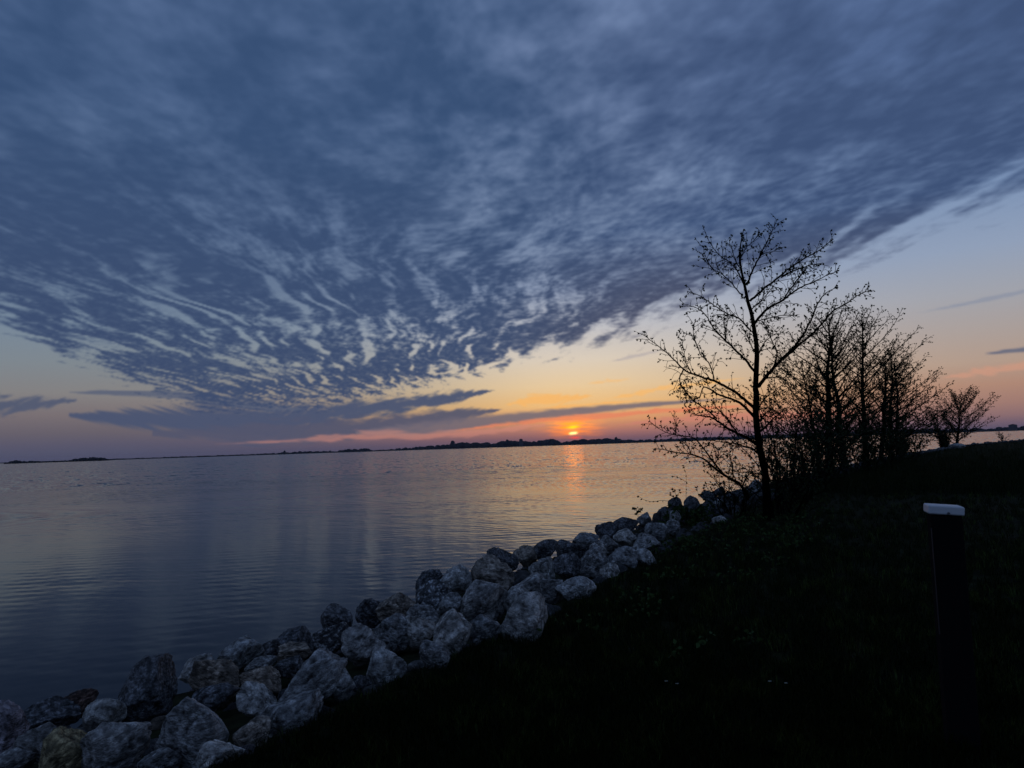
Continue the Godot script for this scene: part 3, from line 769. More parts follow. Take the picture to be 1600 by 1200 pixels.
func stone_mesh(sd: int, level: int, radii: Vector3) -> ArrayMesh:
	# a broken boulder: a ball cut by random planes, edges worn, faces pitted
	var rng := RandomNumberGenerator.new()
	rng.seed = sd
	var n := FastNoiseLite.new()
	mk_noise(n, sd, 4)
	var planes := []
	for k in 11:
		var d := Vector3(rng.randfn(), rng.randfn(), rng.randfn()).normalized()
		planes.append([d, rng.randf_range(0.5, 0.86)])
	var shade := rng.randf_range(0.75, 1.2)
	var warm := Color(1.0, 0.97, 0.93).lerp(Color(0.95, 0.98, 1.0), rng.randf())
	var ridge := FastNoiseLite.new()
	ridge.seed = sd + 5
	ridge.frequency = 1.0
	ridge.fractal_type = FastNoiseLite.FRACTAL_RIDGED
	ridge.fractal_octaves = 3
	var s := icosphere(level)
	var pos := PackedVector3Array()
	var col := PackedColorArray()
	for v in s[0]:
		var w: Vector3 = v + Vector3(n.get_noise_3d(v.x * 2.3, v.y * 2.3, v.z * 2.3 + 30.0), n.get_noise_3d(v.x * 2.3 + 30.0, v.y * 2.3, v.z * 2.3), 0.0) * 0.05
		var r := 1.05
		var second := 9.0
		for p in planes:
			var c: float = w.dot(p[0])
			if c > 0.05:
				var q: float = p[1] / c
				if q < r:
					second = r
					r = q
				elif q < second:
					second = q
		# wear down edges where two faces meet
		r -= 0.016 * exp(-(second - r) * 34.0)
		var lump := n.get_noise_3d(v.x * 1.0, v.y * 1.0, v.z * 1.0)
		var pit := n.get_noise_3d(v.x * 3.6 + 7.0, v.y * 3.6, v.z * 3.6)
		var tiny := n.get_noise_3d(v.x * 9.0, v.y * 9.0 + 5.0, v.z * 9.0)
		var crack := maxf(ridge.get_noise_3d(v.x * 0.9, v.y * 1.3 + 3.0, v.z * 0.9) - 0.55, 0.0)
		r *= 1.0 + 0.07 * lump + 0.042 * pit + 0.02 * tiny - 0.25 * crack
		pos.append(v * r * radii * 1.10)
		var crust := n.get_noise_3d(v.x * 1.5 + 20.0, v.y * 1.5, v.z * 1.5)
		var g := 0.60 + 0.55 * crust + 0.25 * pit - 1.2 * crack + 0.5 * smoothstep(0.22, 0.32, crust + 0.3 * pit)
		g = clampf(g * shade, 0.16, 1.0)
		col.append(Color(g * warm.r, g * warm.g, g * warm.b))
	# keep the stone's own length, height and depth
	var box := AABB(pos[0], Vector3.ZERO)
	for p in pos:
		box = box.expand(p)
	var fit := radii * 2.0 / box.size
	var mid := box.get_center()
	for i in pos.size():
		pos[i] = (pos[i] - mid) * fit
	return mesh_from(pos, s[1], col)

func build_stones() -> void:
	var placed := []
	var k := 0
	for r in ROCKS:
		var radii: Vector3 = r[1]
		var o := mesh_node("boulder", stone_mesh(1000 + k * 7, 4 if radii.x > 0.1 else 3, radii), mats["stone%d" % r[4]])
		o.position = r[0]
		o.rotation = Vector3(0, deg_to_rad(r[2]), deg_to_rad(r[3]))
		tag(o, r[5], "boulder", "boulders of the riprap bank")
		placed.append([r[0], maxf(radii.x, radii.z)])
		k += 1
	# stones wedged between them, shared shapes
	var rng := RandomNumberGenerator.new()
	rng.seed = 909
	var shapes := []
	for i in 9:
		shapes.append(stone_mesh(4000 + i * 13, 3, Vector3(1.0, 0.74, 0.86)))
	var rest := []
	var singles := 0
	var tries := 0
	var spots := []
	while tries < 5200:
		tries += 1
		var u := rng.randf()
		var s := (u * u) * 150.0 + 0.5
		var d := rng.randf_range(0.0, 3.15)
		var near := s < 19.0
		if near and rng.randf() < 0.25:
			continue
		var size := rng.randf_range(0.06, 0.15) if near else rng.randf_range(0.13, 0.27)
		var p := bank_point(s, d)
		p.y += size * (0.1 if near else 0.45) - (0.03 if near else 0.0)
		var ok := true
		for q in placed:
			if absf(q[0].x - p.x) < 1.0 and Vector2(q[0].x - p.x, q[0].z - p.z).length() < (q[1] + size) * (0.72 if near else 0.76):
				ok = false
				break
		if not ok:
			continue
		placed.append([p, size])
		spots.append([s, p, size])
	var eye := Vector3(0, 1.6, 0)
	spots.sort_custom(func(a, b): return a[2] / eye.distance_to(a[1]) > b[2] / eye.distance_to(b[1]))   # largest in view first
	var bits := []
	var protos := {}
	for sp in spots:
		var basis := Basis.from_euler(Vector3(rng.randf_range(-0.5, 0.5), rng.randf() * TAU, rng.randf_range(-0.5, 0.5))) * Basis.from_scale(Vector3.ONE * sp[2])
		var shape := rng.randi() % shapes.size()
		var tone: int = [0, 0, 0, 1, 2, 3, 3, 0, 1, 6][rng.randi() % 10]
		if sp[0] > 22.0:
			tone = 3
		if singles < 205:
			var key := shape * 10 + tone
			var o: MeshInstance3D
			if protos.has(key):
				o = protos[key].duplicate()
				named(o, "stone")
			else:
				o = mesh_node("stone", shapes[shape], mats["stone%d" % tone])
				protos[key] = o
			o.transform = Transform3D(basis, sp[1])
			var kind: String = ["grey", "pale", "brownish", "dark", "rust red", "ochre", "mauve grey"][tone]
			var by := -1
			var gap := 0.9
			for q in ROCKS.size():
				var dq: float = ROCKS[q][0].distance_to(sp[1])
				if dq < gap:
					gap = dq
					by = q
			if by >= 0:
				tag(o, "small %s stone wedged by %s" % [kind, ROCKS[by][5]], "stone", "small stones filling gaps in the riprap")
				if o.get_meta("label").split(" ").size() > 16:
					o.set_meta("label", " ".join(o.get_meta("label").split(" ").slice(0, 16)))
			else:
				tag(o, "rough %s stone in the receding riprap at the feet of the alders" % kind, "stone", "stones of the far riprap below the trees")
			singles += 1
		else:
			bits.append([Transform3D(basis, sp[1]), tone])
	var mm := MultiMesh.new()
	mm.transform_format = MultiMesh.TRANSFORM_3D
	mm.mesh = stone_mesh(5003, 2, Vector3(1.0, 0.74, 0.86))
	mm.instance_count = bits.size()
	for i in bits.size():
		mm.set_instance_transform(i, bits[i][0])
	var far := MultiMeshInstance3D.new()
	far.multimesh = mm
	far.material_override = mats.stone3
	named(far, "riprap_stones")
	tag(far, "distant run of riprap stones along the curving shore behind the trees", "stones", "", "stuff")


# ---------------------------------------------------------------- trees
class Acc:
	var pos := PackedVector3Array()
	var nor := PackedVector3Array()
	var idx := PackedInt32Array()

	func tube(pts: Array, r0: float, r1: float, sides: int) -> void:
		var n := pts.size()
		var base := pos.size()
		var side := Vector3.ZERO
		for i in n:
			var t: Vector3 = (pts[mini(i + 1, n - 1)] - pts[maxi(i - 1, 0)]).normalized()
			if side == Vector3.ZERO:
				side = t.cross(Vector3(0.31, 0.2, 0.93)).normalized()
			side = (side - t * side.dot(t)).normalized()
			var b := t.cross(side)
			var f := float(i) / (n - 1)
			var r := lerpf(r0, r1, f)
			for k in sides:
				var a := TAU * k / sides
				var d := side * cos(a) + b * sin(a)
				pos.append(pts[i] + d * r)
				nor.append(d)
		for i in n - 1:
			for k in sides:
				var a := base + i * sides + k
				var b := base + i * sides + (k + 1) % sides
				idx.append_array([a, b, a + sides, b, b + sides, a + sides])

	func leaf(at: Vector3, dir: Vector3, across: Vector3, length: float, width: float) -> void:
		var base := pos.size()
		var up := dir.cross(across).normalized()
		var m := at + dir * length * 0.45
		pos.append_array([at, m + across * width * 0.5 + up * width * 0.14, at + dir * length - up * length * 0.12, m - across * width * 0.5 + up * width * 0.14])
		for i in 4:
			nor.append(up)
		idx.append_array([base, base + 1, base + 2, base, base + 2, base + 3])

	func mesh() -> ArrayMesh:
		var arr := []
		arr.resize(Mesh.ARRAY_MAX)
		arr[Mesh.ARRAY_VERTEX] = pos
		arr[Mesh.ARRAY_NORMAL] = nor
		arr[Mesh.ARRAY_INDEX] = idx
		var m := ArrayMesh.new()
		m.add_surface_from_arrays(Mesh.PRIMITIVE_TRIANGLES, arr)
		return m

func smooth_line(pts: Array, per := 4) -> Array:
	var o := []
	var n := pts.size()
	for i in n - 1:
		for k in per:
			var f := float(k) / per
			o.append(pts[i].cubic_interpolate(pts[i + 1], pts[maxi(i - 1, 0)], pts[mini(i + 2, n - 1)], f))
	o.append(pts[n - 1])
	return o

func rand_dir(rng: RandomNumberGenerator) -> Vector3:
	return Vector3(rng.randfn(), rng.randfn(), rng.randfn()).normalized()

func leaf_bunch(leaves: Acc, at: Vector3, out_dir: Vector3, size: float, count: int, rng: RandomNumberGenerator) -> void:
	# opening buds: a tight drooping bunch at one point of the twig
	var hang := (out_dir * 0.5 + Vector3.DOWN * 0.5 + rand_dir(rng) * 0.5).normalized()
	for k in count + 1:
		var d := (hang + rand_dir(rng) * 0.65).normalized()
		var a := d.cross(rand_dir(rng)).normalized()
		var l := size * rng.randf_range(0.6, 1.35)
		leaves.leaf(at + d * size * 0.08, d, a, l, l * rng.randf_range(0.5, 0.8))

func shoots(twigs: Acc, leaves: Acc, line: Array, spacing: float, from: float, long: float, twig_r: float, leaf_size: float, leafy: float, rng: RandomNumberGenerator) -> void:
	# side shoots along a limb, alternating round it, each with short twigs and bunches of opening leaves
	var total := 0.0
	for i in line.size() - 1:
		total += line[i].distance_to(line[i + 1])
	var walk := from * total
	var gone := 0.0
	var phi := rng.randf() * TAU
	for i in line.size() - 1:
		var seg: float = line[i].distance_to(line[i + 1])
		var t: Vector3 = (line[i + 1] - line[i]).normalized()
		while walk < gone + seg:
			var p: Vector3 = line[i].lerp(line[i + 1], (walk - gone) / seg)
			var f := walk / total
			phi += 2.4 + rng.randf_range(-0.5, 0.5)
			var side := t.cross(Vector3(0.2, 0.15, 0.97)).normalized()
			side = side.rotated(t, phi)
			var ang := rng.randf_range(0.6, 1.05)
			var d := (t * cos(ang) + side * sin(ang) + Vector3.UP * 0.12).normalized()
			var length := long * lerpf(1.0, 0.45, f) * rng.randf_range(0.45, 1.2)
			var pts := [p]
			var q := p
			var dd := d
			for k in 4:
				dd = (dd + rand_dir(rng) * 0.2 + Vector3.UP * 0.05).normalized()
				q += dd * length / 4.0
				pts.append(q)
				if rng.randf() < leafy:
					leaf_bunch(leaves, q, dd, leaf_size, 1 + rng.randi() % 3, rng)
				if length > long * 0.5 and rng.randf() < 0.8 and k < 3:
					var e := (dd * 0.7 + rand_dir(rng) * 0.7).normalized()
					var l2 := length * rng.randf_range(0.2, 0.42)
					var tip := q + e * l2 + Vector3.DOWN * l2 * 0.28
					twigs.tube([q, q + e * l2 * 0.6 + Vector3.UP * l2 * 0.05, tip], twig_r * 0.75, twig_r * 0.5, 3)
					if rng.randf() < leafy + 0.2:
						leaf_bunch(leaves, tip, e, leaf_size, 2 + rng.randi() % 2, rng)
			twigs.tube(pts, twig_r, twig_r * 0.6, 3)
			if rng.randf() < leafy + 0.35:
				leaf_bunch(leaves, q, dd, leaf_size, 2 + rng.randi() % 3, rng)
			walk += spacing * rng.randf_range(0.6, 1.4)
		gone += seg
	leaf_bunch(leaves, line[-1], (line[-1] - line[-2]).normalized(), leaf_size, 4, rng)

func finish_tree(t: Node3D, twigs: Acc, leaves: Acc) -> void:
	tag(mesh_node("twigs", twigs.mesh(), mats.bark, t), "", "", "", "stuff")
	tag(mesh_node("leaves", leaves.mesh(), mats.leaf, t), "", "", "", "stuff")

func build_big_alder() -> void:
	var rng := RandomNumberGenerator.new()
	rng.seed = 3301
	var t := thing("alder_tree", TREE_AT, TREE_TURN)
	tag(t, "nearest and tallest alder, a single dark trunk with bare spreading limbs and opening leaves", "tree", "alders along the shore")
	var twigs := Acc.new()
	var leaves := Acc.new()
	var tr := Acc.new()
	var line := smooth_line(TREE_TRUNK, 5)
	# the trunk tapers quickly near the root and then evenly
	var n := line.size()
	var cut := int(n * 0.14)
	tr.tube(line.slice(0, cut + 1), 0.118, 0.078, 10)
	tr.tube(line.slice(cut, n), 0.078, 0.008, 10)
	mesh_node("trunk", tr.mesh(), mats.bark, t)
	shoots(twigs, leaves, line, 0.22, 0.45, 0.42, 0.006, 0.055, 0.5, rng)
	for l in TREE_LIMBS:
		var pts: Array = l[1]
		var sm := smooth_line(pts, 5)
		for i in range(1, sm.size()):
			sm[i] += rand_dir(rng) * 0.008
		var a := Acc.new()
		a.tube(sm, l[0] * 0.72, 0.005, 6)
		mesh_node("limb", a.mesh(), mats.bark, t)
		shoots(twigs, leaves, sm, 0.062, 0.10, 0.46, 0.0066, 0.042, 0.30, rng)
	finish_tree(t, twigs, leaves)
	# a second stem that leans out over the stones
	var s := thing("leaning_alder_stem", TREE_AT, TREE_TURN)
	tag(s, "low alder stem leaning left over the stones and the water beside the nearest alder", "tree", "alders along the shore")
	twigs = Acc.new()
	leaves = Acc.new()
	var first := true
	for l in TREE_LOW:
		var sm := smooth_line(l[1], 5)
		var a := Acc.new()
		a.tube(sm, l[0] * 0.65, 0.004, 6)
		mesh_node("trunk" if first else "limb", a.mesh(), mats.bark, s)
		first = false
		shoots(twigs, leaves, sm, 0.058, 0.08, 0.44, 0.0066, 0.042, 0.32, rng)
	finish_tree(s, twigs, leaves)

func alder(at: Vector3, height: float, lean: Vector2, sd: int, label: String, reach: float, sweep: float, limbs: int, r0: float, leaf: float, from := 0.12, dense := 1.0) -> void:
	var rng := RandomNumberGenerator.new()
	rng.seed = sd
	var t := thing("alder_tree", at)
	tag(t, label, "tree", "alders along the shore")
	var twigs := Acc.new()
	var leaves := Acc.new()
	var pts := []
	for i in 7:
		var f := i / 6.0
		pts.append(Vector3(lean.x * f + rng.randf_range(-0.06, 0.06) * f * 2.0, -0.1 + height * f, lean.y * f + rng.randf_range(-0.06, 0.06)))
	var line := smooth_line(pts, 4)
	var tr := Acc.new()
	tr.tube(line, r0, 0.012, 8)
	mesh_node("trunk", tr.mesh(), mats.bark, t)
	shoots(twigs, leaves, line, 0.2, 0.3, 0.5, 0.008, leaf, 0.5, rng)
	var phi := rng.randf() * TAU
	for k in limbs:
		var f: float = lerpf(from, 0.94, (k + rng.randf() * 0.6) / limbs)
		var p: Vector3 = line[int(f * (line.size() - 1))]
		phi += 2.4 + rng.randf_range(-0.4, 0.4)
		var out_dir := Vector3(cos(phi), 0, sin(phi))
		var swept := 1.0 + sweep * out_dir.x
		var length := reach * (1.0 - pow(maxf(f - 0.3, 0.0) / 0.7, 1.5) * 0.66) * rng.randf_range(0.65, 1.1) * swept
		var rise := lerpf(0.3, 0.95, f) + rng.randf_range(-0.1, 0.2)
		var d := (out_dir + Vector3.UP * rise).normalized()
		var lp := [p]
		var q := p
		for j in 5:
			d = (d + Vector3.UP * 0.07 + rand_dir(rng) * 0.11 + Vector3(sweep * 0.05, 0, 0)).normalized()
			q += d * length / 5.0
			lp.append(q)
		var sm := smooth_line(lp, 2)
		var a := Acc.new()
		a.tube(sm, r0 * 0.32 * lerpf(1.0, 0.5, f), 0.006, 5)
		mesh_node("limb", a.mesh(), mats.bark, t)
		shoots(twigs, leaves, sm, 0.135 / dense, 0.1, 0.62, 0.0088, leaf * 0.74, 0.38, rng)
	finish_tree(t, twigs, leaves)

func thicket(at: Vector3, height: float, width: float, stems: int, sd: int, label: String, leaf: float, dense := 1.0) -> void:
	var rng := RandomNumberGenerator.new()
	rng.seed = sd
	var t := thing("shrub", at)
	tag(t, label, "shrub", "brushwood between the alders")
	var twigs := Acc.new()
	var leaves := Acc.new()
	for k in stems:
		var a0 := rng.randf() * TAU
		var out_dir := Vector3(cos(a0), 0, sin(a0))
		var foot := out_dir * width * 0.25 * rng.randf()
		var h := height * rng.randf_range(0.55, 1.0)
		var spread := width * rng.randf_range(0.1, 0.5)
		var p := [foot + Vector3.DOWN * 0.1, foot + out_dir * spread * 0.3 + Vector3.UP * h * 0.4, foot + out_dir * spread * 0.7 + Vector3.UP * h * 0.75, foot + out_dir * spread + Vector3.UP * h]
		for i in range(1, 4):
			p[i] += rand_dir(rng) * 0.1
		var sm := smooth_line(p, 3)
		var a := Acc.new()
		a.tube(sm, 0.018, 0.005, 5)
		mesh_node("stem", a.mesh(), mats.bark, t)
		shoots(twigs, leaves, sm, 0.14 / dense, 0.06, 0.52, 0.0075, leaf * 0.8, 0.4, rng)
	finish_tree(t, twigs, leaves)

func sprig(at: Vector3, pts: Array, leaf: float, spacing: float, label: String, called := "plant_sprig") -> void:
	var rng := RandomNumberGenerator.new()
	rng.seed = hash(label)
	var t := thing(called, at)
	tag(t, label, "plant", "sprigs growing among the stones")
	var st := Acc.new()
	var lv := Acc.new()
	for p in pts:
		var sm := smooth_line(p, 4)
		st.tube(sm, 0.006, 0.003, 4)
		var since := 0.0
		for i in range(1, sm.size()):
			since += sm[i].distance_to(sm[i - 1])
			if since > spacing:
				since = 0.0
				leaf_bunch(lv, sm[i], (sm[i] - sm[i - 1]).normalized(), leaf, 2, rng)
		leaf_bunch(lv, sm[-1], Vector3.UP, leaf, 3, rng)
	mesh_node("stem", st.mesh(), mats.bark, t)
	tag(mesh_node("leaves", lv.mesh(), mats.leaf, t), "", "", "", "stuff")

func build_trees() -> void:
	build_big_alder()
	alder(Vector3(12.94, 0, -30.61), 6.7, Vector2(0.3, 0.1), 41, "second alder from the left, its thick trunk the darkest behind the nearest tree", 3.1, 0.1, 46, 0.17, 0.075)
	alder(Vector3(14.29, 0, -32.34), 6.2, Vector2(-0.2, 0.1), 43, "slim alder close to the right of the thick second trunk", 2.9, 0.35, 36, 0.145, 0.075)
	alder(Vector3(12.1, 0, -29.3), 4.6, Vector2(-0.5, 0.0), 47, "short alder stem leaning left against the thick second trunk", 2.5, -0.35, 40, 0.08, 0.07)
	alder(Vector3(17.3, 0, -36.7), 7.7, Vector2(0.3, 0.1), 53, "tall alder with a thin pointed top in the middle of the row", 3.3, 0.45, 46, 0.15, 0.085)
	alder(Vector3(18.9, 0, -38.4), 6.0, Vector2(0.7, 0.1), 59, "bushy alder right of the pointed one, limbs swept to the right", 3.0, 0.5, 34, 0.14, 0.085)
	alder(Vector3(21.3, 0, -42.2), 6.2, Vector2(0.5, 0.1), 61, "alder with limbs reaching far right, behind the bushy one", 2.7, 0.45, 32, 0.14, 0.09)
	alder(Vector3(24.96, 0, -48.44), 6.6, Vector2(0.3, 0.1), 67, "straight thin alder beside a dark clump, before the gap in the row", 2.1, 0.3, 32, 0.13, 0.1)
	alder(Vector3(46.3, 0, -77.8), 5.5, Vector2(0.8, 0.3), 71, "last small alder at the right end of the row, standing alone by the water", 4.4, 0.1, 56, 0.15, 0.12, 0.1)
	alder(Vector3(44.6, 0, -77.6), 3.8, Vector2(-0.6, 0.3), 73, "low spreading alder leaning left beside the last one of the row", 2.8, -0.1, 26, 0.11, 0.12, 0.2)
	thicket(Vector3(7.2, 0, -20.2), 2.9, 2.8, 19, 81, "leafy shrub right behind the trunk of the nearest alder", 0.07)
	thicket(Vector3(8.7, 0, -22.6), 2.6, 3.4, 20, 83, "wide low shrub between the nearest alder and the thick second trunk", 0.075)
	thicket(Vector3(10.4, 0, -25.6), 3.2, 3.4, 22, 85, "twiggy shrub just left of the thick second trunk", 0.08)
	thicket(Vector3(14.2, 0, -30.6), 2.8, 3.8, 20, 87, "dense brush at the foot of the thick second trunk", 0.09)
	thicket(Vector3(17.3, 0, -35.4), 2.6, 3.6, 18, 89, "dense brush at the foot of the pointed alder", 0.1)
	thicket(Vector3(20.8, 0, -40.2), 2.6, 3.6, 18, 91, "dense brush under the limbs swept to the right", 0.1)
	thicket(Vector3(27.2, 0, -52.1), 1.3, 0.9, 26, 93, "squat dark clump of stems right of the straight thin alder", 0.1, 1.6)
	thicket(Vector3(45.1, 0, -77.9), 1.7, 1.4, 26, 95, "squat dark clump of stems at the foot of the last alder", 0.13, 1.5)
	thicket(Vector3(5.45, 0, -15.3), 0.95, 1.5, 16, 101, "low scrub hugging the right side of the foot of the nearest alder", 0.05)
	thicket(Vector3(4.55, 0, -15.6), 0.8, 1.1, 14, 103, "low scrub between the riprap and the foot of the nearest alder", 0.05)
	thicket(Vector3(6.5, 0, -17.6), 1.5, 1.8, 16, 105, "waist high scrub just behind the nearest alder on its right", 0.06)
	thicket(Vector3(72.6, 0, -109.9), 1.6, 2.2, 9, 97, "small sparse shrub alone on the far bank at the right edge", 0.12, 0.6)


# ---------------------------------------------------------------- small plants and grass
func build_plants() -> void:
	var V := func(a: Array) -> Array:
		var o := []
		for p in a:
			o.append(Vector3(p[0], p[1], p[2]))
		return o
	var crest := bank_point(0.0, 0.0)
	crest = PLANT_AT[0]
	sprig(crest, [V.call([[0, 0, 0], [0.02, 0.35, 0], [0.03, 0.65, 0.02], [-0.03, 0.9, 0]]), V.call([[0.01, 0.45, 0], [-0.15, 0.56, 0.03], [-0.35, 0.62, 0.05]])], 0.05, 0.1, "tall thin sprig with one side branch against the bright water")
	sprig(PLANT_AT[1], [V.call([[0, 0, 0], [0, 0.1, 0], [0.01, 0.2, 0.01]]), V.call([[0, 0.1, 0], [-0.05, 0.2, 0], [-0.06, 0.22, 0]]), V.call([[0, 0.12, 0], [0.05, 0.2, 0], [0.07, 0.19, 0]])], 0.07, 0.06, "small leafy sprig alone against the water above two dark blocks")
	sprig(PLANT_AT[2], [V.call([[0, 0, 0], [-0.2, 0.02, 0], [-0.4, 0.0, 0], [-0.6, 0.05, 0], [-0.75, 0.16, 0]])], 0.045, 0.09, "thin stem trailing left from the crest over the water")
	sprig(PLANT_AT[3], [V.call([[0, 0, 0], [0.02, 0.12, 0], [-0.02, 0.24, 0]]), V.call([[0, 0, 0], [0.08, 0.12, 0], [0.12, 0.2, 0]]), V.call([[0, 0, 0], [-0.08, 0.1, 0], [-0.12, 0.14, 0]])], 0.07, 0.05, "bushy little sprig on top of the dark peaked stone")
	sprig(PLANT_AT[4], [V.call([[0, 0, 0], [-0.02, 0.14, 0], [-0.05, 0.3, 0]]), V.call([[0, 0, 0], [0.08, 0.12, 0], [0.16, 0.22, 0]])], 0.07, 0.07, "forked sprig on the crest right of the tall sprig")
	sprig(PLANT_AT[5], [V.call([[0, 0, 0], [-0.1, 0.16, 0], [-0.2, 0.24, 0]]), V.call([[0, 0, 0], [0.03, 0.16, 0], [0.05, 0.3, 0]])], 0.06, 0.07, "spiky sprig between the flat dark stone and the round black stone")
	# bramble over the stones
	var rng := RandomNumberGenerator.new()
	rng.seed = 1201
	var t := thing("bramble", PLANT_AT[6])
	tag(t, "dark leafy bramble growing over the stones below the tall sprig", "shrub")
	var st := Acc.new()
	var lv := Acc.new()
	for k in 26:
		var a := rng.randf() * TAU
		var d := Vector3(cos(a), 0, sin(a))
		var l := rng.randf_range(0.3, 0.75)
		var sm := smooth_line([d * 0.08, d * l * 0.4 + Vector3.UP * rng.randf_range(0.25, 0.6), d * l * 0.8 + Vector3.UP * rng.randf_range(0.2, 0.6), d * l + Vector3.UP * rng.randf_range(0.02, 0.4)], 4)
		st.tube(sm, 0.006, 0.003, 3)
		for i in range(2, sm.size()):
			leaf_bunch(lv, sm[i], d, 0.075, 3, rng)
	mesh_node("stems", st.mesh(), mats.bark, t).set_meta("kind", "stuff")
	mesh_node("leaves", lv.mesh(), mats.leaf_weed, t).set_meta("kind", "stuff")
	# broad-leaved weeds where the stones meet the grass
	for k in 60:
		var s := rng.randf_range(6.5, 19.0)
		var p := bank_point(s, -rng.randf_range(0.1, 1.9))
		var w := Acc.new()
		for j in 14 + rng.randi() % 10:
			var a := rng.randf() * TAU
			var d := Vector3(cos(a), rng.randf_range(0.3, 1.3), sin(a)).normalized()
			var l := rng.randf_range(0.06, 0.2)
			var foot := Vector3(rng.randfn(0, 0.1), 0, rng.randfn(0, 0.1))
			w.tube([foot, foot + d * l], 0.003, 0.002, 3)
			leaf_bunch(w, foot + d * l, d, 0.04, 3, rng)
		var o := thing("weed", p)
		tag(mesh_node("foliage", w.mesh(), mats.leaf_weed, o), "", "", "", "stuff")
		tag(o, "low broad leaved weed in the dark strip between riprap and grass", "plant", "weeds along the foot of the stones")
	# a few daisies
	for k in DAISIES.size():
		var p: Vector3 = DAISIES[k]
		var y := ground_y(p.x, p.z, bank_dist(p.x, p.z))
		var o := thing("daisy", Vector3(p.x, y, p.z), k * 1.3)
		tag(o, ["tiny white daisy, left of a close pair, in the dark grass below centre", "tiny white daisy, right of a close pair, in the dark grass below centre", "tiny white daisy in the black grass well right of the pair", "tiny white daisy farthest right, left of the bollard"][k], "flower", "daisies in the grass")
		var st2 := Acc.new()
		st2.tube([Vector3.ZERO, Vector3(0.004, 0.045, 0), Vector3(0.0, 0.085, 0.004)], 0.0015, 0.0012, 4)
		mesh_node("stem", st2.mesh(), mats.leaf_weed, o)
		var pe := Acc.new()
		for j in 13:
			var a := TAU * j / 13.0
			var d := Vector3(cos(a), 0.35, sin(a)).normalized()
			pe.leaf(Vector3(0, 0.085, 0.004) + d * 0.003, d, d.cross(Vector3.UP).normalized(), 0.010, 0.005)
		mesh_node("petals", pe.mesh(), mats.petal, o)
		var sp := SphereMesh.new()
		sp.radius = 0.0034
		sp.height = 0.005
		sp.radial_segments = 10
		sp.rings = 5
		mesh_node("flower_centre", sp, mats.pollen, o).position = Vector3(0, 0.088, 0.004)

func tuft_mesh(sd: int, blades: int, tall: float, wide: float) -> ArrayMesh:
	var rng := RandomNumberGenerator.new()
	rng.seed = sd
	var a := Acc.new()
	for k in blades:
		var ang := rng.randf() * TAU
		var d := Vector3(cos(ang), 0, sin(ang))
		var foot := Vector3(rng.randfn(0, wide), 0, rng.randfn(0, wide))
		var h := tall * rng.randf_range(0.5, 1.15)
		var bend := rng.randf_range(0.15, 0.75) * h
		var w := rng.randf_range(0.0018, 0.0036)
		var across := d.cross(Vector3.UP)
		var p1 := foot + d * bend * 0.3 + Vector3.UP * h * 0.6
		var p2 := foot + d * bend + Vector3.UP * h * 0.92
		var base := a.pos.size()
		a.pos.append_array([foot - across * w, foot + across * w, p1 - across * w * 0.8, p1 + across * w * 0.8, p2])
		var n := (d * -0.5 + Vector3.UP).normalized()
		for i in 5:
			a.nor.append(n)
		a.idx.append_array([base, base + 1, base + 2, base + 1, base + 3, base + 2, base + 2, base + 3, base + 4])
	return a.mesh()

func grass_field(called: String, label: String, mat: Material, mesh: Mesh, count: int, r0: float, r1: float, sd: int, grow: float, clump: float) -> void:
	var rng := RandomNumberGenerator.new()
	rng.seed = sd
	var xs: Array[Transform3D] = []
	var tries := 0
	while xs.size() < count and tries < count * 6:
		tries += 1
		var r := r0 * pow(r1 / r0, rng.randf())
		var a := deg_to_rad(rng.randf_range(-45.0, 48.0))
		var x := sin(a) * r
		var z := -cos(a) * r
		var d := bank_dist(x, z)
		if d > 0.02:
			continue
		if n_ground.get_noise_2d(x * 1.3 + sd, z * 1.3) < clump:
			continue
		var s := grow * rng.randf_range(0.7, 1.35) * (1.0 - 0.35 * clampf(1.0 + d * 2.0, 0.0, 1.0))
		xs.append(Transform3D(Basis.from_euler(Vector3(rng.randfn(0, 0.12), rng.randf() * TAU, rng.randfn(0, 0.12))) * Basis.from_scale(Vector3(s, s, s)), Vector3(x, ground_y(x, z, d) - 0.004, z)))
	var mm := MultiMesh.new()
	mm.transform_format = MultiMesh.TRANSFORM_3D
	mm.mesh = mesh
	mm.instance_count = xs.size()
	for i in xs.size():
		mm.set_instance_transform(i, xs[i])
	var o := MultiMeshInstance3D.new()
	o.multimesh = mm
	o.material_override = mat
	named(o, called)
	tag(o, label, "grass", "", "stuff")

func build_grass() -> void:
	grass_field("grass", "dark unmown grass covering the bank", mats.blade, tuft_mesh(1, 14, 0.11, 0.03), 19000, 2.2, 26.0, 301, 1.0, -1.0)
	grass_field("fresh_grass", "brighter tufts of fresh grass scattered over the dark bank", mats.blade_fresh, tuft_mesh(2, 9, 0.13, 0.022), 4200, 2.4, 26.0, 302, 1.0, 0.12)
	grass_field("dry_grass", "pale dry blades scattered in the dark grass", mats.blade_dry, tuft_mesh(3, 2, 0.16, 0.03), 1100, 2.4, 20.0, 303, 1.0, 0.0)
	grass_field("far_grass", "dark meadow grass running to the far end of the bank", mats.blade, tuft_mesh(4, 10, 0.2, 0.12), 9000, 22.0, 130.0, 304, 1.5, -1.0)


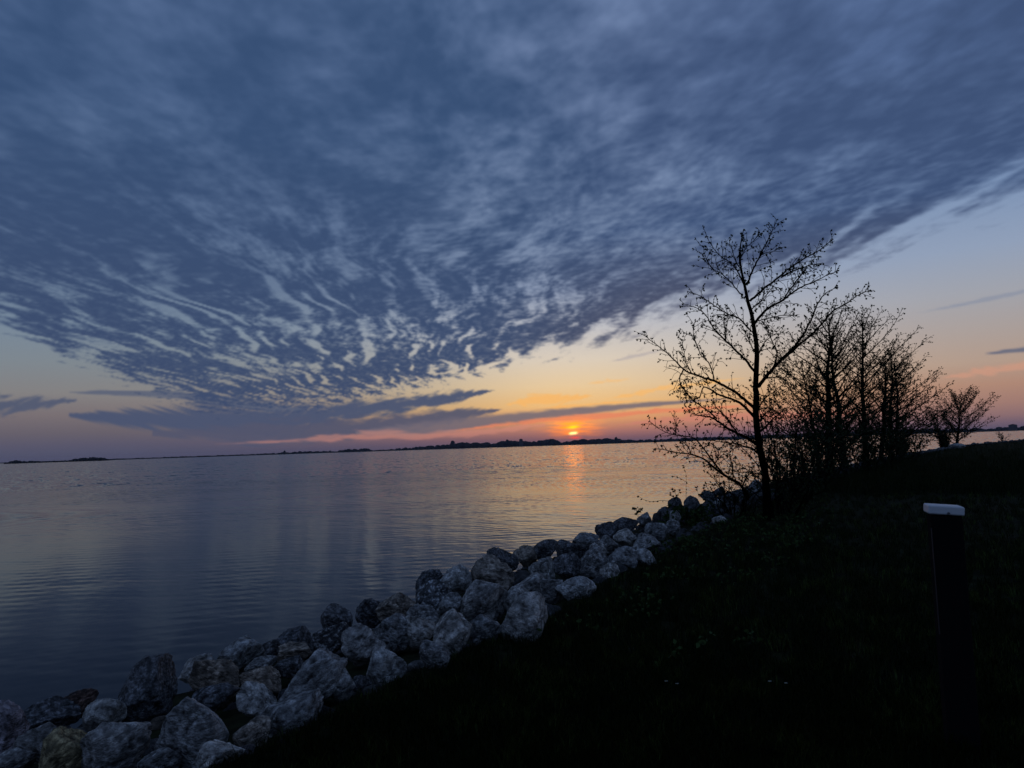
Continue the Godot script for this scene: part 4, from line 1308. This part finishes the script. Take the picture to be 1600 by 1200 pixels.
# ---------------------------------------------------------------- bollard
func rounded_box(size: Vector3, r: float, seg := 4) -> ArrayMesh:
	# a box with rounded edges: a subdivided cube pulled onto the inner box plus a ball
	var st := SurfaceTool.new()
	st.begin(Mesh.PRIMITIVE_TRIANGLES)
	var half := size * 0.5
	var inner := half - Vector3(r, r, r)
	var axes := [[Vector3.RIGHT, Vector3.UP, Vector3.BACK], [Vector3.LEFT, Vector3.UP, Vector3.FORWARD], [Vector3.UP, Vector3.BACK, Vector3.RIGHT], [Vector3.DOWN, Vector3.FORWARD, Vector3.RIGHT], [Vector3.BACK, Vector3.UP, Vector3.LEFT], [Vector3.FORWARD, Vector3.UP, Vector3.RIGHT]]
	var steps := []
	for k in seg + 1:
		steps.append([-1.0, k / float(seg)])
	for k in seg + 1:
		steps.append([1.0, k / float(seg)])
	for ax in axes:
		var n: Vector3 = ax[0]
		var u: Vector3 = ax[1]
		var v: Vector3 = u.cross(n)
		var pt := func(i: int, j: int) -> Array:
			var fu: float = -1.0 if i <= seg else 1.0
			var fv: float = -1.0 if j <= seg else 1.0
			var tu: float = -(1.0 - i / float(seg)) if i <= seg else (i - seg - 1) / float(seg)
			var tv: float = -(1.0 - j / float(seg)) if j <= seg else (j - seg - 1) / float(seg)
			var core := (n + u * fu + v * fv) * inner
			var d := (n + u * tan(tu * PI / 4.0) + v * tan(tv * PI / 4.0)).normalized()
			return [core + d * r, d]
		var c := seg * 2 + 2
		for i in c - 1:
			for j in c - 1:
				var a: Array = pt.call(i, j)
				var b: Array = pt.call(i + 1, j)
				var cc: Array = pt.call(i, j + 1)
				var d: Array = pt.call(i + 1, j + 1)
				for q in [a, b, cc, b, d, cc]:
					st.set_normal(q[1])
					st.add_vertex(q[0])
	return st.commit()

func build_bollard() -> void:
	var at := POST_AT
	var o := thing("bollard", Vector3(at.x, ground_y(at.x, at.z, bank_dist(at.x, at.z)), at.z), deg_to_rad(-19.0))
	tag(o, "dark square bollard with a white rounded cap standing in the grass at right", "bollard")
	var h := at.y
	var body := mesh_node("post", rounded_box(Vector3(0.142, h - 0.02, 0.115), 0.012), mats.post_plastic, o)
	body.position = Vector3(0, (h - 0.02) / 2.0 - 0.03, 0)
	var cap := mesh_node("cap", rounded_box(Vector3(0.162, 0.045, 0.135), 0.009, 4), mats.cap_plastic, o)
	cap.position = Vector3(0, h - 0.024, 0)
	cap.rotation.z = deg_to_rad(-4.0)
	var strip := mesh_node("edge_strip", rounded_box(Vector3(0.005, h * 0.42, 0.008), 0.002, 2), mats.reflector, o)
	strip.position = Vector3(-0.0715, h * 0.70, 0.053)
	var sc := CylinderMesh.new()
	sc.top_radius = 0.006
	sc.bottom_radius = 0.007
	sc.height = 0.006
	sc.radial_segments = 12
	var screw := mesh_node("screw", sc, mats.screw, o)
	screw.position = Vector3(0.008, h - 0.038, 0.0695)
	screw.rotation.x = PI / 2.0


# ---------------------------------------------------------------- far shore
func polar(az: float, r: float, y := 0.0) -> Vector3:
	return Vector3(sin(deg_to_rad(az)) * r, y, -cos(deg_to_rad(az)) * r)

func crown_blob(sd: int, level: int, squash: float) -> ArrayMesh:
	var n := FastNoiseLite.new()
	mk_noise(n, sd, 4, 0.6)
	var s := icosphere(level)
	var pos := PackedVector3Array()
	for v in s[0]:
		var r := 1.0 + 0.5 * n.get_noise_3d(v.x * 1.4, v.y * 1.4, v.z * 1.4) + 0.2 * n.get_noise_3d(v.x * 4.0 + 3.0, v.y * 4.0, v.z * 4.0)
		pos.append(v * r * Vector3(1, squash, 1))
	return mesh_from(pos, s[1])

func land_strip(called: String, label: String, az0: float, az1: float, r: float, deep: float, high: float) -> void:
	var n := maxi(int((az1 - az0) / 0.25), 6)
	var pos := PackedVector3Array()
	var nor := PackedVector3Array()
	var prof := [[-0.5, -1.2], [-0.42, 0.35], [-0.2, 0.8], [0.2, 1.0], [0.5, -1.2]]
	for q in prof:
		for i in n + 1:
			var f := i / float(n)
			var ends := clampf(minf(f, 1.0 - f) * 14.0, 0.0, 1.0)
			var az := lerpf(az0, az1, f)
			var wob := 1.0 + 0.25 * n_ground.get_noise_2d(az * 3.0, q[0] * 4.0)
			var y: float = WATER_Y + (q[1] * high * wob * ends if q[1] > 0.0 else q[1])
			pos.append(polar(az, r + q[0] * deep * lerpf(0.4, 1.0, ends), y))
			nor.append(Vector3.UP)
	tag(mesh_node(called, grid_mesh(pos, nor, n + 1, prof.size(), false), mats.soil), label, "", "", "structure")

func far_wood(called: String, label: String, az0: float, az1: float, r: float, heights: Array, count: int, sd: int) -> void:
	# heights: [azimuth, tree height in metres] along the shore
	var rng := RandomNumberGenerator.new()
	rng.seed = sd
	var xs: Array[Transform3D] = []
	for i in count:
		var az := lerpf(az0, az1, (i + rng.randf()) / count)
		var k := 0
		while k < heights.size() - 2 and az > heights[k + 1][0]:
			k += 1
		var f: float = clampf((az - heights[k][0]) / (heights[k + 1][0] - heights[k][0]), 0.0, 1.0)
		var h: float = lerpf(heights[k][1], heights[k + 1][1], f) * (0.5 + 0.75 * pow(rng.randf(), 1.6))
		if h < 0.8:
			continue
		var w := h * rng.randf_range(0.4, 0.7) + 0.8
		xs.append(Transform3D(Basis.from_euler(Vector3(0, rng.randf() * TAU, 0)) * Basis.from_scale(Vector3(w, h * 0.55, w)), polar(az, r + rng.randf_range(-25, 25), WATER_Y + 0.4 + h * 0.45)))
	var mm := MultiMesh.new()
	mm.transform_format = MultiMesh.TRANSFORM_3D
	mm.mesh = crown_blob(sd, 2, 1.0)
	mm.instance_count = xs.size()
	for i in xs.size():
		mm.set_instance_transform(i, xs[i])
	var o := MultiMeshInstance3D.new()
	o.multimesh = mm
	o.material_override = mats.far_leaf
	named(o, called)
	tag(o, label, "wood", "", "stuff")

func far_tree(az: float, r: float, h: float, w: float, label: String, sd: int) -> void:
	var o := thing("far_tree", polar(az, r, WATER_Y + 0.5))
	tag(o, label, "tree", "single trees on the far shore")
	var tr := Acc.new()
	tr.tube([Vector3.ZERO, Vector3(0.1, h * 0.3, 0), Vector3(0, h * 0.6, 0)], h * 0.04, h * 0.02, 6)
	mesh_node("trunk", tr.mesh(), mats.bark, o)
	var c := mesh_node("crown", crown_blob(sd, 3, 1.0), mats.far_leaf, o)
	c.position.y = h * 0.6
	c.scale = Vector3(w * 0.5, h * 0.4, w * 0.5)

func far_building(az: float, r: float, size: Vector3, roof: float, floors: int, bays: int, called: String, label: String) -> void:
	var o := thing(called, polar(az, r, WATER_Y + 0.6), deg_to_rad(-az))
	tag(o, label, "building", "buildings on the far shore")
	var b := BoxMesh.new()
	b.size = size
	mesh_node("wall", b, mats.plaster, o).position.y = size.y / 2.0
	var pm := PrismMesh.new()
	pm.size = Vector3(size.x * 1.04, roof, size.z * 1.04)
	mesh_node("roof", pm, mats.roof_tile, o).position.y = size.y + roof / 2.0 + 0.01
	for f in floors:
		for k in bays:
			var wb := BoxMesh.new()
			wb.size = Vector3(size.x / bays * 0.45, size.y / floors * 0.5, 0.3)
			mesh_node("window", wb, mats.pane, o).position = Vector3((k + 0.5 - bays / 2.0) * size.x / bays, (f + 0.5) * size.y / floors, size.z / 2.0)

func build_far_shore() -> void:
	land_strip("far_shore", "low far shore of the lake from the centre to the right", -29.5, 60.0, 2100.0, 140.0, 2.6)
	land_strip("island", "low wooded spit at the far left of the lake", -34.6, -28.4, 1500.0, 60.0, 1.0)
	land_strip("far_left_shore", "faint low shore beyond the spit at the left", -75.0, -28.0, 2900.0, 140.0, 2.4)
	far_wood("island_wood", "dark trees and bushes on the spit at far left", -34.5, -28.6, 1500.0, [[-34.5, 1.5], [-34.0, 4.2], [-33.2, 3.0], [-32.4, 2.0], [-31.4, 1.8], [-30.8, 3.2], [-30.4, 4.6], [-29.4, 5.2], [-28.9, 4.0], [-28.6, 1.0]], 220, 601)
	far_wood("shore_wood", "dark line of trees along the far shore under the sunset", -29.0, 40.0, 2100.0, [[-29.0, 2.5], [-19.0, 3.0], [-18.0, 4.0], [-16.5, 6.0], [-15.0, 5.0], [-13.3, 4.5], [-12.7, 7.5], [-11.2, 7.5], [-10.8, 3.0], [-9.8, 3.5], [-8.0, 7.0], [-5.0, 11.0], [-4.0, 14.0], [0.5, 14.0], [1.2, 11.0], [3.0, 15.0], [4.0, 8.0], [4.6, 12.0], [7.0, 13.0], [8.0, 11.0], [10.0, 7.0], [13.0, 8.0], [16.0, 8.0], [22.0, 10.0], [30.0, 10.0], [33.0, 8.0], [35.0, 9.0], [40.0, 12.0]], 1300, 603)
	far_tree(-17.2, 2080.0, 9.5, 5.0, "lone small tree on the low far shore left of centre", 611)
	far_tree(-4.72, 2060.0, 21.0, 11.0, "round lone tree standing above the far shore trees left of the sun", 613)
	far_tree(-0.5, 2060.0, 20.0, 10.0, "tall round tree just left of the square tower on the far shore", 617)
	far_tree(7.85, 2060.0, 17.0, 8.0, "taller tree on the far shore right of the sun", 619)
	far_building(0.55, 2060.0, Vector3(10, 19, 10), 2.5, 5, 3, "far_tower", "square tower standing above the far tree line left of the sun")
	far_building(33.95, 2060.0, Vector3(17, 13, 12), 2.0, 4, 5, "far_flats", "low block of flats on the far shore, left of the taller one")
	far_building(35.0, 2060.0, Vector3(20, 19, 12), 2.0, 6, 5, "far_flats", "taller block of flats on the far shore at the right picture edge")


func build_all() -> void:
	make_materials()
	build_ground()
	build_water()
	build_far_shore()
	build_stones()
	build_bollard()
	build_trees()
	build_plants()
	build_grass()
